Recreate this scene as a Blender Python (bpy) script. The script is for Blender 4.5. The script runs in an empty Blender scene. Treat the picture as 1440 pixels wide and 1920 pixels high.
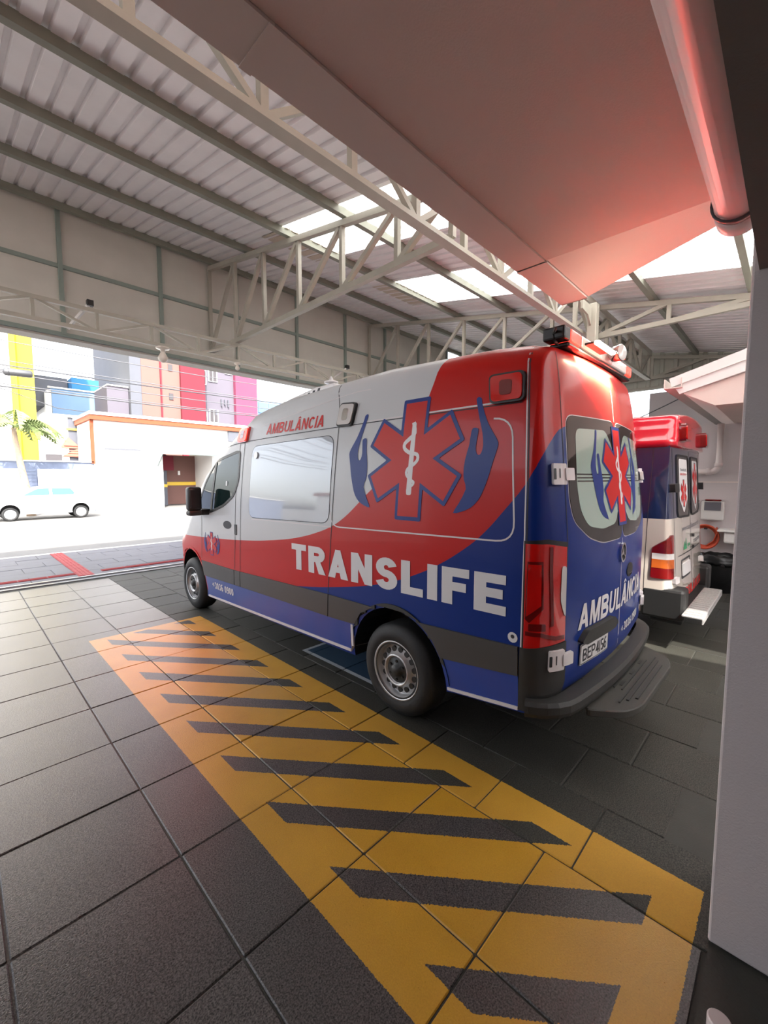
import bpy, bmesh, math, random
from mathutils import Vector, Matrix
from mathutils.bvhtree import BVHTree
random.seed(7)
C = bpy.context.collection
SC = bpy.context.scene
PI = math.pi
# ------------------------------------------------------------------ camera
cam_d = bpy.data.cameras.new('camera')
cam = bpy.data.objects.new('camera', cam_d); C.objects.link(cam)
cam.location = (0, 0, 1.74)
cam.rotation_euler = (math.radians(90 - 4.539), 0, math.radians(-45.786))
cam_d.sensor_fit = 'VERTICAL'; cam_d.sensor_height = 36
cam_d.lens = 789.6 / 1920 * 36
cam_d.clip_start = 0.02; cam_d.clip_end = 400
SC.camera = cam
# ------------------------------------------------------------------ sky, sun, exposure
SUN_DIR = Vector((0.42, 0.86, -1.0)).normalized()
w = bpy.data.worlds.new('world'); SC.world = w; w.use_nodes = True
nt = w.node_tree
sky = nt.nodes.new('ShaderNodeTexSky'); sky.sky_type = 'NISHITA'; sky.sun_disc = False
sky.sun_elevation = math.asin(-SUN_DIR.z); sky.sun_rotation = math.atan2(-SUN_DIR.x, -SUN_DIR.y)
sky.air_density = 1.0; sky.dust_density = 3.5; sky.ozone_density = 0.6
hsv = nt.nodes.new('ShaderNodeHueSaturation'); hsv.inputs['Saturation'].default_value = 0.34
nt.links.new(sky.outputs[0], hsv.inputs['Color'])
nt.links.new(hsv.outputs[0], nt.nodes['Background'].inputs[0])
nt.nodes['Background'].inputs[1].default_value = 0.50
sd = bpy.data.lights.new('sun', 'SUN'); sd.energy = 6.0; sd.angle = 0.01; sd.color = (1.0, 0.95, 0.87)
so = bpy.data.objects.new('sun', sd); C.objects.link(so)
so.rotation_euler = SUN_DIR.to_track_quat('-Z', 'Y').to_euler(); so.location = (0, 0, 30)
SC.view_settings.view_transform = 'Standard'; SC.view_settings.look = 'None'
SC.view_settings.gamma = 1.0; SC.view_settings.use_curve_mapping = False
SC.view_settings.exposure = 1.05

# ------------------------------------------------------------------ materials
def mat(name, col, rough=0.5, metal=0.0, noise=0.0, nscale=20.0, bump=0.0, bscale=60.0, coat=0.0, emit=None, estr=0.0, spec=0.5, world=False):
    m = bpy.data.materials.new(name); m.use_nodes = True
    n = m.node_tree; b = n.nodes['Principled BSDF']
    b.inputs['Base Color'].default_value = (*col, 1); b.inputs['Roughness'].default_value = rough
    b.inputs['Metallic'].default_value = metal; b.inputs['Coat Weight'].default_value = coat
    b.inputs['Coat Roughness'].default_value = 0.03
    b.inputs['Specular IOR Level'].default_value = spec
    if emit:
        b.inputs['Emission Color'].default_value = (*emit, 1); b.inputs['Emission Strength'].default_value = estr
    tc = n.nodes.new('ShaderNodeTexCoord')
    if noise > 0:
        t = n.nodes.new('ShaderNodeTexNoise'); t.inputs['Scale'].default_value = nscale; t.inputs['Detail'].default_value = 6
        n.links.new(tc.outputs['Object'], t.inputs['Vector'])
        mx = n.nodes.new('ShaderNodeMix'); mx.data_type = 'RGBA'
        mx.inputs[6].default_value = (*[c * (1 - noise) for c in col], 1)
        mx.inputs[7].default_value = (*[min(1, c * (1 + noise)) for c in col], 1)
        n.links.new(t.outputs['Fac'], mx.inputs[0]); n.links.new(mx.outputs[2], b.inputs['Base Color'])
    if bump > 0:
        t2 = n.nodes.new('ShaderNodeTexNoise'); t2.inputs['Scale'].default_value = bscale; t2.inputs['Detail'].default_value = 4
        n.links.new(tc.outputs['Object'], t2.inputs['Vector'])
        bp = n.nodes.new('ShaderNodeBump'); bp.inputs['Strength'].default_value = bump; bp.inputs['Distance'].default_value = 0.01
        n.links.new(t2.outputs['Fac'], bp.inputs['Height']); n.links.new(bp.outputs[0], b.inputs['Normal'])
    return m

class N:  # tiny node-graph builder
    def __init__(s, m): s.t = m.node_tree
    def val(s, x, sock):
        if hasattr(x, 'is_output'): s.t.links.new(x, sock)
        else: sock.default_value = x
    def math(s, op, a, b=0.0, c=None):
        q = s.t.nodes.new('ShaderNodeMath'); q.operation = op
        s.val(a, q.inputs[0]); s.val(b, q.inputs[1])
        if c is not None: s.val(c, q.inputs[2])
        return q.outputs[0]
    def gt(s, a, b): return s.math('GREATER_THAN', a, b)
    def lt(s, a, b): return s.math('LESS_THAN', a, b)
    def mul(s, *a):
        r = a[0]
        for x in a[1:]: r = s.math('MULTIPLY', r, x)
        return r
    def mix(s, f, a, b):
        q = s.t.nodes.new('ShaderNodeMix'); q.data_type = 'RGBA'
        s.val(f, q.inputs[0])
        for x, k in ((a, 6), (b, 7)):
            if isinstance(x, tuple): q.inputs[k].default_value = (*x, 1)
            else: s.t.links.new(x, q.inputs[k])
        return q.outputs[2]
    def noise(s, vec, scale, detail=4, rough=0.5):
        q = s.t.nodes.new('ShaderNodeTexNoise'); q.inputs['Scale'].default_value = scale
        q.inputs['Detail'].default_value = detail; q.inputs['Roughness'].default_value = rough
        s.t.links.new(vec, q.inputs['Vector']); return q.outputs['Fac']
    def curve(s, x, pts, x1, y1):
        q = s.t.nodes.new('ShaderNodeFloatCurve'); cu = q.mapping.curves[0]
        pts = [(a / x1, b / y1) for a, b in sorted(pts)]
        cu.points[0].location = pts[0]; cu.points[1].location = pts[-1]
        for p in pts[1:-1]: cu.points.new(*p)
        q.mapping.update()
        s.t.links.new(s.math('DIVIDE', x, x1), q.inputs['Value'])
        return s.math('MULTIPLY', q.outputs[0], y1)

WHITE = (0.56, 0.575, 0.58); RED = (0.50, 0.010, 0.008); BLUE = (0.006, 0.028, 0.185)
M = {}
M['steel_paint'] = mat('grey_steel_paint', (0.42, 0.40, 0.335), 0.45, noise=0.12, nscale=6, bump=0.05)
M['purlin_paint'] = mat('purlin_green_grey_paint', (0.25, 0.255, 0.205), 0.5, noise=0.12, nscale=5)
M['rail_green'] = mat('greenish_rail_paint', (0.27, 0.33, 0.29), 0.5, noise=0.08)
M['sheet'] = mat('zinc_sheet', (0.88, 0.84, 0.84), 0.42, metal=0.1, noise=0.08, nscale=3)
M['sheet_glow_tan'] = mat('tan_glow_sheet', (0.62, 0.52, 0.42), 0.5, metal=0.1, noise=0.1, nscale=4)  # tan tint paints in the light around the skylight ends
M['panel'] = mat('fibre_cement_panel', (0.64, 0.62, 0.56), 0.7, noise=0.1, nscale=2.5)
M['clad'] = mat('clad_sheet', (0.52, 0.53, 0.46), 0.45, metal=0.1, noise=0.1, nscale=2)
M['soffit'] = mat('soffit_plaster', (0.74, 0.60, 0.55), 0.75, noise=0.06, nscale=2, bump=0.15, bscale=140)
M['plaster'] = mat('grey_plaster', (0.53, 0.485, 0.49), 0.75, noise=0.06, nscale=2.5, bump=0.2, bscale=160)
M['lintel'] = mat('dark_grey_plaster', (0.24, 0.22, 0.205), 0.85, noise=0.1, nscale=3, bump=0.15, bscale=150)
M['gutter'] = mat('gutter_paint', (0.72, 0.62, 0.57), 0.5, noise=0.06, nscale=3)
M['white_board'] = mat('white_board', (0.80, 0.78, 0.76), 0.5, noise=0.04, nscale=3)
M['pvc'] = mat('pvc_pipe', (0.62, 0.55, 0.54), 0.35)
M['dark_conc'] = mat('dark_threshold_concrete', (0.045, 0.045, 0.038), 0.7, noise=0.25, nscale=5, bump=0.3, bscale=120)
M['rubber'] = mat('tyre_rubber', (0.012, 0.012, 0.012), 0.65, bump=0.15, bscale=90)
M['rim'] = mat('silver_rim', (0.50, 0.50, 0.50), 0.35, metal=0.6)
M['black'] = mat('black_plastic', (0.014, 0.014, 0.014), 0.45)
M['cladding'] = mat('dark_grey_cladding', (0.055, 0.052, 0.05), 0.42, noise=0.05)
M['bumper'] = mat('bumper_plastic', (0.028, 0.028, 0.026), 0.55, bump=0.1, bscale=200)
M['step'] = mat('step_plastic', (0.045, 0.044, 0.038), 0.6, bump=0.15, bscale=200)
M['glass'] = mat('dark_glass', (0.010, 0.022, 0.022), 0.03, spec=0.35)
M['tint'] = mat('rear_glass_black', (0.016, 0.014, 0.013), 0.05, spec=0.6)
M['film'] = mat('green_window_film', (0.33, 0.44, 0.38), 0.12, spec=0.6, coat=0.5)
M['white'] = mat('white_vinyl', (0.68, 0.665, 0.665), 0.3)
M['white_gloss'] = mat('white_gloss_panel', (0.42, 0.455, 0.50), 0.06, coat=1.0)
M['red'] = mat('red_vinyl', (0.53, 0.010, 0.007), 0.35, spec=0.3)
M['blue'] = mat('blue_vinyl', (0.011, 0.034, 0.20), 0.35, spec=0.3)
M['sill_blue'] = mat('sill_blue', (0.016, 0.05, 0.27), 0.28, coat=0.2)
M['line'] = mat('pale_line', (0.66, 0.62, 0.62), 0.35)
M['seam'] = mat('dark_seam', (0.03, 0.03, 0.035), 0.6)
M['chrome'] = mat('chrome', (0.72, 0.72, 0.74), 0.12, metal=1.0)
M['hinge'] = mat('white_hinge_paint', (0.70, 0.66, 0.65), 0.4)
M['lens_red'] = mat('red_lens', (0.62, 0.008, 0.006), 0.08, coat=1.0)
M['lens_dark'] = mat('dark_red_lens', (0.16, 0.004, 0.004), 0.1, coat=1.0)
M['lens_clear'] = mat('clear_lens', (0.62, 0.60, 0.58), 0.1, coat=1.0)
M['lens_amber'] = mat('amber_lens', (0.42, 0.09, 0.012), 0.1, coat=1.0)
M['glare_lamp_on'] = mat('added_lit_lamp', (0.9, 0.85, 0.8), 0.2, emit=(1.0, 0.80, 0.55), estr=14)  # glow for the lamp added at the light bar
M['lamp_red_on'] = mat('lit_red_lamp', (0.7, 0.02, 0.01), 0.2, emit=(1.0, 0.05, 0.03), estr=1.2)
M['a2_blue'] = mat('navy_paint', (0.010, 0.018, 0.060), 0.1, coat=1.0)
M['a2_white'] = mat('cream_white_paint', (0.66, 0.60, 0.55), 0.15, coat=0.8)
M['a2_red'] = mat('red_fibreglass', (0.62, 0.012, 0.03), 0.12, coat=1.0)
M['tread'] = mat('grey_tread_plate', (0.45, 0.44, 0.43), 0.45, metal=0.4)
M['green'] = mat('green_print', (0.02, 0.25, 0.10), 0.4)
M['grey_print'] = mat('grey_print', (0.12, 0.12, 0.14), 0.4)
M['hose'] = mat('orange_hose', (0.55, 0.075, 0.03), 0.4)
M['bag'] = mat('black_bag', (0.010, 0.010, 0.011), 0.35, bump=0.5, bscale=12)
M['dispenser'] = mat('dispenser_white', (0.62, 0.60, 0.58), 0.35)
M['asphalt'] = mat('asphalt', (0.15, 0.145, 0.138), 0.9, noise=0.2, nscale=1.5, bump=0.2, bscale=80)
M['kerb'] = mat('kerb_concrete', (0.55, 0.54, 0.52), 0.8, noise=0.1)
M['track'] = mat('steel_track', (0.32, 0.33, 0.34), 0.35, metal=0.7)
M['tactile'] = mat('red_tactile', (0.34, 0.03, 0.035), 0.7, noise=0.1)
M['pave'] = mat('sidewalk_slab', (0.105, 0.105, 0.125), 0.6, noise=0.25, nscale=3, bump=0.25, bscale=90)
M['b_white'] = mat('white_render', (0.80, 0.79, 0.77), 0.8, noise=0.04, nscale=1)
M['b_stone'] = mat('blue_grey_stone', (0.15, 0.18, 0.26), 0.8, noise=0.3, nscale=2.5)
M['b_yellow'] = mat('yellow_render', (0.62, 0.46, 0.02), 0.8, noise=0.05, nscale=1)
M['b_red'] = mat('crimson_render', (0.13, 0.007, 0.018), 0.8, noise=0.08, nscale=1)
M['b_pink'] = mat('pink_render', (0.19, 0.035, 0.075), 0.8, noise=0.05, nscale=1)
M['b_salmon'] = mat('salmon_render', (0.17, 0.085, 0.072), 0.8, noise=0.05, nscale=1)
M['b_lilac'] = mat('lilac_grey_render', (0.105, 0.095, 0.12), 0.8, noise=0.05, nscale=1)
M['b_grey'] = mat('grey_render', (0.09, 0.095, 0.115), 0.8, noise=0.08, nscale=1)
M['b_blue'] = mat('sky_blue_render', (0.17, 0.28, 0.48), 0.8, noise=0.06, nscale=1)
M['b_blue2'] = mat('strong_blue_render', (0.03, 0.16, 0.36), 0.8, noise=0.06, nscale=1)
M['b_orange'] = mat('orange_trim', (0.26, 0.055, 0.02), 0.8)
M['b_tile'] = mat('terracotta_tile', (0.42, 0.13, 0.09), 0.85, noise=0.2, nscale=6)
M['b_glass'] = mat('blue_pane', (0.08, 0.15, 0.23), 0.1, spec=0.8)
M['b_dark'] = mat('dark_opening', (0.06, 0.055, 0.06), 0.8)
M['frame_white'] = mat('white_frame', (0.75, 0.75, 0.75), 0.5)
M['b_band'] = mat('yellow_black_band', (0.70, 0.46, 0.05), 0.7)
M['awning'] = mat('grey_green_awning', (0.12, 0.155, 0.15), 0.5)
M['wire'] = mat('power_wire', (0.10, 0.10, 0.11), 0.6)
M['splice'] = mat('grey_splice', (0.10, 0.10, 0.105), 0.4, metal=0.5)
M['trunk'] = mat('palm_trunk', (0.36, 0.27, 0.20), 0.9, noise=0.3, nscale=8, bump=0.4, bscale=20)
M['frond'] = mat('palm_frond', (0.15, 0.20, 0.06), 0.6, noise=0.3, nscale=3)
M['car_white'] = mat('car_white_paint', (0.74, 0.74, 0.75), 0.12, coat=1.0)
M['car_glass'] = mat('car_glass', (0.05, 0.10, 0.14), 0.15, spec=0.3)
M['bulb'] = mat('frosted_bulb', (0.75, 0.68, 0.60), 0.3)

def skylight_mat():
    m = bpy.data.materials.new('translucent_sheet'); m.use_nodes = True
    t = m.node_tree; t.nodes.remove(t.nodes['Principled BSDF'])
    a = t.nodes.new('ShaderNodeBsdfTranslucent'); a.inputs[0].default_value = (0.72, 0.72, 0.70, 1)
    b = t.nodes.new('ShaderNodeBsdfDiffuse'); b.inputs[0].default_value = (0.8, 0.8, 0.78, 1)
    c = t.nodes.new('ShaderNodeMixShader'); c.inputs[0].default_value = 0.25
    t.links.new(a.outputs[0], c.inputs[1]); t.links.new(b.outputs[0], c.inputs[2])
    t.links.new(c.outputs[0], t.nodes['Material Output'].inputs[0])
    return m
M['skylight'] = skylight_mat()

def floor_mat(name, base, rough, slab=False):
    """granular paver with the painted hatch (yellow) and the blue bay printed on it, in world metres"""
    m = bpy.data.materials.new(name); m.use_nodes = True
    n = N(m); t = m.node_tree; b = t.nodes['Principled BSDF']
    g = t.nodes.new('ShaderNodeNewGeometry'); s = t.nodes.new('ShaderNodeSeparateXYZ')
    t.links.new(g.outputs['Position'], s.inputs[0]); X, Y = s.outputs[0], s.outputs[1]
    pos = g.outputs['Position']
    oi = t.nodes.new('ShaderNodeObjectInfo')
    fine = n.noise(pos, 170, 2, 0.6); mid = n.noise(pos, 3.0, 5); edge = n.noise(pos, 120, 2)
    jit = n.math('MULTIPLY', n.math('SUBTRACT', edge, 0.5), 0.012)
    Xj = n.math('ADD', X, jit); Yj = n.math('ADD', Y, jit)
    def box(x0, x1, y0, y1): return n.mul(n.gt(Xj, x0), n.lt(Xj, x1), n.gt(Yj, y0), n.lt(Yj, y1))
    outer = box(0.94, 2.12, 0.179, 5.33)
    inner = box(1.09, 1.963, 0.333, 5.27)
    ph = n.math('SUBTRACT', n.math('ADD', Yj, n.math('MULTIPLY', n.math('SUBTRACT', Xj, 1.09), 1.25)), 0.86)
    fr = n.math('SUBTRACT', n.math('DIVIDE', ph, 0.5478), n.math('FLOOR', n.math('DIVIDE', ph, 0.5478)))
    stripe = n.gt(fr, 0.632)
    yel = n.mul(outer, n.math('SUBTRACT', 1.0, n.mul(inner, stripe)))
    worn = n.gt(n.math('ADD', fine, n.math('MULTIPLY', mid, 0.25)), 0.37)
    yel = n.mul(yel, n.math('ADD', 0.55, n.math('MULTIPLY', worn, 0.45)))
    rnd = n.math('ADD', 0.85, n.math('MULTIPLY', oi.outputs['Random'], 0.3))
    k = n.mul(n.math('MAXIMUM', 0.12, n.math('ADD', -1.6, n.math('MULTIPLY', fine, 5.2))), n.math('ADD', 0.7, n.math('MULTIPLY', mid, 0.6)), rnd)
    vm = t.nodes.new('ShaderNodeVectorMath'); vm.operation = 'SCALE'; vm.inputs[0].default_value = base
    t.links.new(k, vm.inputs['Scale'])
    col = vm.outputs[0]
    if slab:
        bo = box(2.40, 4.0, 2.15, 3.50); bi = box(2.44, 3.96, 2.19, 3.46)
        col = n.mix(bo, col, (0.42, 0.45, 0.48)); col = n.mix(bi, col, (0.012, 0.045, 0.09))
    ycol = n.mix(n.math('MULTIPLY', n.math('ADD', fine, mid), 0.5), (0.34, 0.165, 0.008), (0.74, 0.41, 0.04))
    col = n.mix(yel, col, ycol)
    t.links.new(col, b.inputs['Base Color'])
    b.inputs['Roughness'].default_value = rough
    t.links.new(n.math('ADD', rough - 0.08, n.math('MULTIPLY', fine, 0.2)), b.inputs['Roughness'])
    bp = t.nodes.new('ShaderNodeBump'); bp.inputs['Strength'].default_value = 0.35; bp.inputs['Distance'].default_value = 0.004
    t.links.new(fine, bp.inputs['Height']); t.links.new(bp.outputs[0], b.inputs['Normal'])
    return m
M['tile'] = floor_mat('granular_paver', (0.064, 0.058, 0.056), 0.30)
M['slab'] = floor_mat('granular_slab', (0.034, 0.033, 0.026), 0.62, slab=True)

# ------------------------------------------------------------------ mesh helpers
LOC = {}
def obj(name, bm, m, parent=None, smooth=False):
    loc = Vector((0, 0, 0)); p = parent
    if p is not None: loc = LOC.get(p, Vector((0, 0, 0)))
    me = bpy.data.meshes.new(name)
    if isinstance(bm, tuple): me.from_pydata([tuple(Vector(v) - loc) for v in bm[0]], [], bm[1])
    else:
        if loc.length: bmesh.ops.translate(bm, vec=-loc, verts=bm.verts)
        bm.to_mesh(me); bm.free()
    for x in (m if isinstance(m, (list, tuple)) else [m]): me.materials.append(x)
    if smooth:
        for f in me.polygons: f.use_smooth = True
    o = bpy.data.objects.new(name, me); C.objects.link(o)
    if parent is not None: o.parent = parent; LOC[o] = loc
    return o
def thing(name, label, cat, loc=(0, 0, 0), group=None):
    o = bpy.data.objects.new(name, None); C.objects.link(o); o.location = loc; o.empty_display_size = 0.1
    o['label'] = label; o['category'] = cat
    if group: o['group'] = group
    LOC[o] = Vector(loc); return o
def tag(o, label, cat, group=None):
    o['label'] = label; o['category'] = cat
    if group: o['group'] = group
    return o
def struct(o, label=None):
    o['kind'] = 'structure'
    if label: o['label'] = label
    return o
def holder(name, label=None):
    o = bpy.data.objects.new(name, None); C.objects.link(o); o['kind'] = 'structure'
    if label: o['label'] = label
    LOC[o] = Vector((0, 0, 0)); return o
def linked(src, loc, name=None, parent=None, rz=0.0):
    c = src.copy(); C.objects.link(c); c.location = loc
    if rz: c.rotation_euler = (0, 0, rz)
    if parent is not None: c.parent = parent
    return c
def B(): return bmesh.new()
def box(bm, x0, x1, y0, y1, z0, z1):
    v = [bm.verts.new(p) for p in ((x0, y0, z0), (x1, y0, z0), (x1, y1, z0), (x0, y1, z0), (x0, y0, z1), (x1, y0, z1), (x1, y1, z1), (x0, y1, z1))]
    for f in ((0, 3, 2, 1), (4, 5, 6, 7), (0, 1, 5, 4), (1, 2, 6, 5), (2, 3, 7, 6), (3, 0, 4, 7)): bm.faces.new([v[i] for i in f])
    return bm
def bev(bm, d, seg=1):
    bmesh.ops.bevel(bm, geom=list(bm.edges), offset=d, segments=seg, affect='EDGES', profile=0.5); return bm
def bar(bm, p, q, w, h, up=(0, 0, 1)):
    p, q = Vector(p), Vector(q); d = (q - p).normalized(); s = d.cross(Vector(up))
    if s.length < 1e-4: s = d.cross(Vector((1, 0, 0)))
    s.normalize(); u = s.cross(d)
    v = []
    for e in (p, q):
        for a, b in ((-1, -1), (1, -1), (1, 1), (-1, 1)): v.append(bm.verts.new(e + s * (a * w / 2) + u * (b * h / 2)))
    for f in ((0, 1, 2, 3), (7, 6, 5, 4), (0, 4, 5, 1), (1, 5, 6, 2), (2, 6, 7, 3), (3, 7, 4, 0)): bm.faces.new([v[i] for i in f])
    bmesh.ops.recalc_face_normals(bm, faces=bm.faces)
    return bm
def tube(bm, pts, r, seg=8, cap=True):
    pts = [Vector(p) for p in pts]; rings = []
    rr = r if isinstance(r, (list, tuple)) else [r] * len(pts)
    for i, p in enumerate(pts):
        d = (pts[min(i + 1, len(pts) - 1)] - pts[max(i - 1, 0)]).normalized()
        s = d.cross(Vector((0, 0, 1)))
        if s.length < 1e-3: s = d.cross(Vector((1, 0, 0)))
        s.normalize(); u = s.cross(d)
        rings.append([bm.verts.new(p + (s * math.cos(2 * PI * k / seg) + u * math.sin(2 * PI * k / seg)) * rr[i]) for k in range(seg)])
    for a, b in zip(rings, rings[1:]):
        for k in range(seg): bm.faces.new((a[k], a[(k + 1) % seg], b[(k + 1) % seg], b[k]))
    if cap: bm.faces.new(rings[0][::-1]); bm.faces.new(rings[-1])
    return bm
def lathe(bm, prof, c, axis, seg=32):
    """prof: (distance along axis, radius)"""
    c, a = Vector(c), Vector(axis).normalized()
    s = a.cross(Vector((0, 0, 1)))
    if s.length < 1e-3: s = Vector((1, 0, 0))
    s.normalize(); u = s.cross(a); rings = []
    for d, r in prof:
        if r < 1e-5: rings.append([bm.verts.new(c + a * d)])
        else: rings.append([bm.verts.new(c + a * d + (s * math.cos(2 * PI * k / seg) + u * math.sin(2 * PI * k / seg)) * r) for k in range(seg)])
    for p, q in zip(rings, rings[1:]):
        for k in range(seg):
            k2 = (k + 1) % seg
            if len(p) == 1 and len(q) == 1: continue
            if len(p) == 1: bm.faces.new((p[0], q[k2], q[k]))
            elif len(q) == 1: bm.faces.new((p[k], p[k2], q[0]))
            else: bm.faces.new((p[k], p[k2], q[k2], q[k]))
    bmesh.ops.recalc_face_normals(bm, faces=bm.faces)
    return bm
def prism(bm, poly, vec):
    """poly: 3D points, extruded along vec"""
    a = [bm.verts.new(p) for p in poly]; b = [bm.verts.new(Vector(p) + Vector(vec)) for p in poly]
    bm.faces.new(a[::-1]); bm.faces.new(b)
    for i in range(len(a)): j = (i + 1) % len(a); bm.faces.new((a[i], a[j], b[j], b[i]))
    bmesh.ops.recalc_face_normals(bm, faces=bm.faces)
    return bm
# 2-D shapes ---------------------------------------------------------
def rrect(u0, v0, u1, v1, r, n=5):
    out = []
    for cx, cy, a0 in ((u1 - r, v1 - r, 0), (u0 + r, v1 - r, 90), (u0 + r, v0 + r, 180), (u1 - r, v0 + r, 270)):
        for k in range(n + 1):
            a = math.radians(a0 + 90 * k / n); out.append((cx + r * math.cos(a), cy + r * math.sin(a)))
    return out
def rpoly(pts, r, n=4):
    out = []; L = len(pts)
    for i in range(L):
        p = Vector(pts[i]); a = Vector(pts[i - 1]) - p; b = Vector(pts[(i + 1) % L]) - p
        rr = min(r, a.length * .45, b.length * .45); s, e = p + a.normalized() * rr, p + b.normalized() * rr
        for k in range(n + 1):
            t = k / n; out.append(tuple(s * (1 - t) ** 2 + p * 2 * t * (1 - t) + e * t * t))
    return out
def stroke(pts, w, closed=False):
    P = [Vector(p) for p in pts]; L = len(P); l, r = [], []
    ws = w if isinstance(w, (list, tuple)) else [w] * L
    for i, p in enumerate(P):
        a = P[(i - 1) % L] if (closed or i) else p; b = P[(i + 1) % L] if (closed or i < L - 1) else p
        d = (b - a).normalized(); nrm = Vector((-d.y, d.x)) * ws[i] / 2
        l.append(tuple(p + nrm)); r.append(tuple(p - nrm))
    return [l, r] if closed else [l + r[::-1]]
def smoothline(pts, n=4):
    P = [Vector(p) for p in pts]; out = []
    for i in range(len(P) - 1):
        p0, p1, p2, p3 = P[max(i - 1, 0)], P[i], P[i + 1], P[min(i + 2, len(P) - 1)]
        for k in range(n):
            t = k / n
            out.append(0.5 * ((2 * p1) + (p2 - p0) * t + (2 * p0 - 5 * p1 + 4 * p2 - p3) * t * t + (3 * p1 - p0 - 3 * p2 + p3) * t ** 3))
    out.append(P[-1]); return [tuple(p) for p in out]
def fill2d(polys):
    cu = bpy.data.curves.new('tmp', 'CURVE'); cu.dimensions = '2D'; cu.fill_mode = 'BOTH'
    for poly in polys:
        s = cu.splines.new('POLY'); s.points.add(len(poly) - 1); s.use_cyclic_u = True
        for q, p in zip(s.points, poly): q.co = (p[0], p[1], 0, 1)
    return cu2bm(cu)
def cu2bm(cu):
    o = bpy.data.objects.new('tmp', cu); C.objects.link(o)
    dg = bpy.context.evaluated_depsgraph_get(); dg.update()
    me = bpy.data.meshes.new_from_object(o.evaluated_get(dg)); bm = B(); bm.from_mesh(me)
    bpy.data.objects.remove(o); bpy.data.curves.remove(cu); bpy.data.meshes.remove(me)
    bmesh.ops.remove_doubles(bm, verts=bm.verts, dist=1e-5)
    return bm
def text2d(s, w, h, bold=0.02, slant=0.0, space=1.0):
    """text filled in a w x h box, lower-left at 0,0 (h = cap height)"""
    cu = bpy.data.curves.new('tmp', 'FONT'); cu.body = s; cu.size = 1; cu.offset = bold; cu.fill_mode = 'BOTH'; cu.resolution_u = 3
    cu.space_character = space
    bm = cu2bm(cu)
    xs = [v.co.x for v in bm.verts]; x0, x1 = min(xs), max(xs)
    cap = 0.73 + 2 * bold
    for v in bm.verts:
        y = (v.co.y + bold) / cap * h
        v.co = ((v.co.x - x0) / (x1 - x0) * w + slant * y, y, 0)
    return bm
def _arc(cx, cy, rx, ry, a0, a1, n=10): return [(cx + rx * math.cos(math.radians(a0 + (a1 - a0) * k / n)), cy + ry * math.sin(math.radians(a0 + (a1 - a0) * k / n))) for k in range(n + 1)]
def _bx(x0, y0, x1, y1): return [(x0, y0), (x1, y0), (x1, y1), (x0, y1)]
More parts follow.
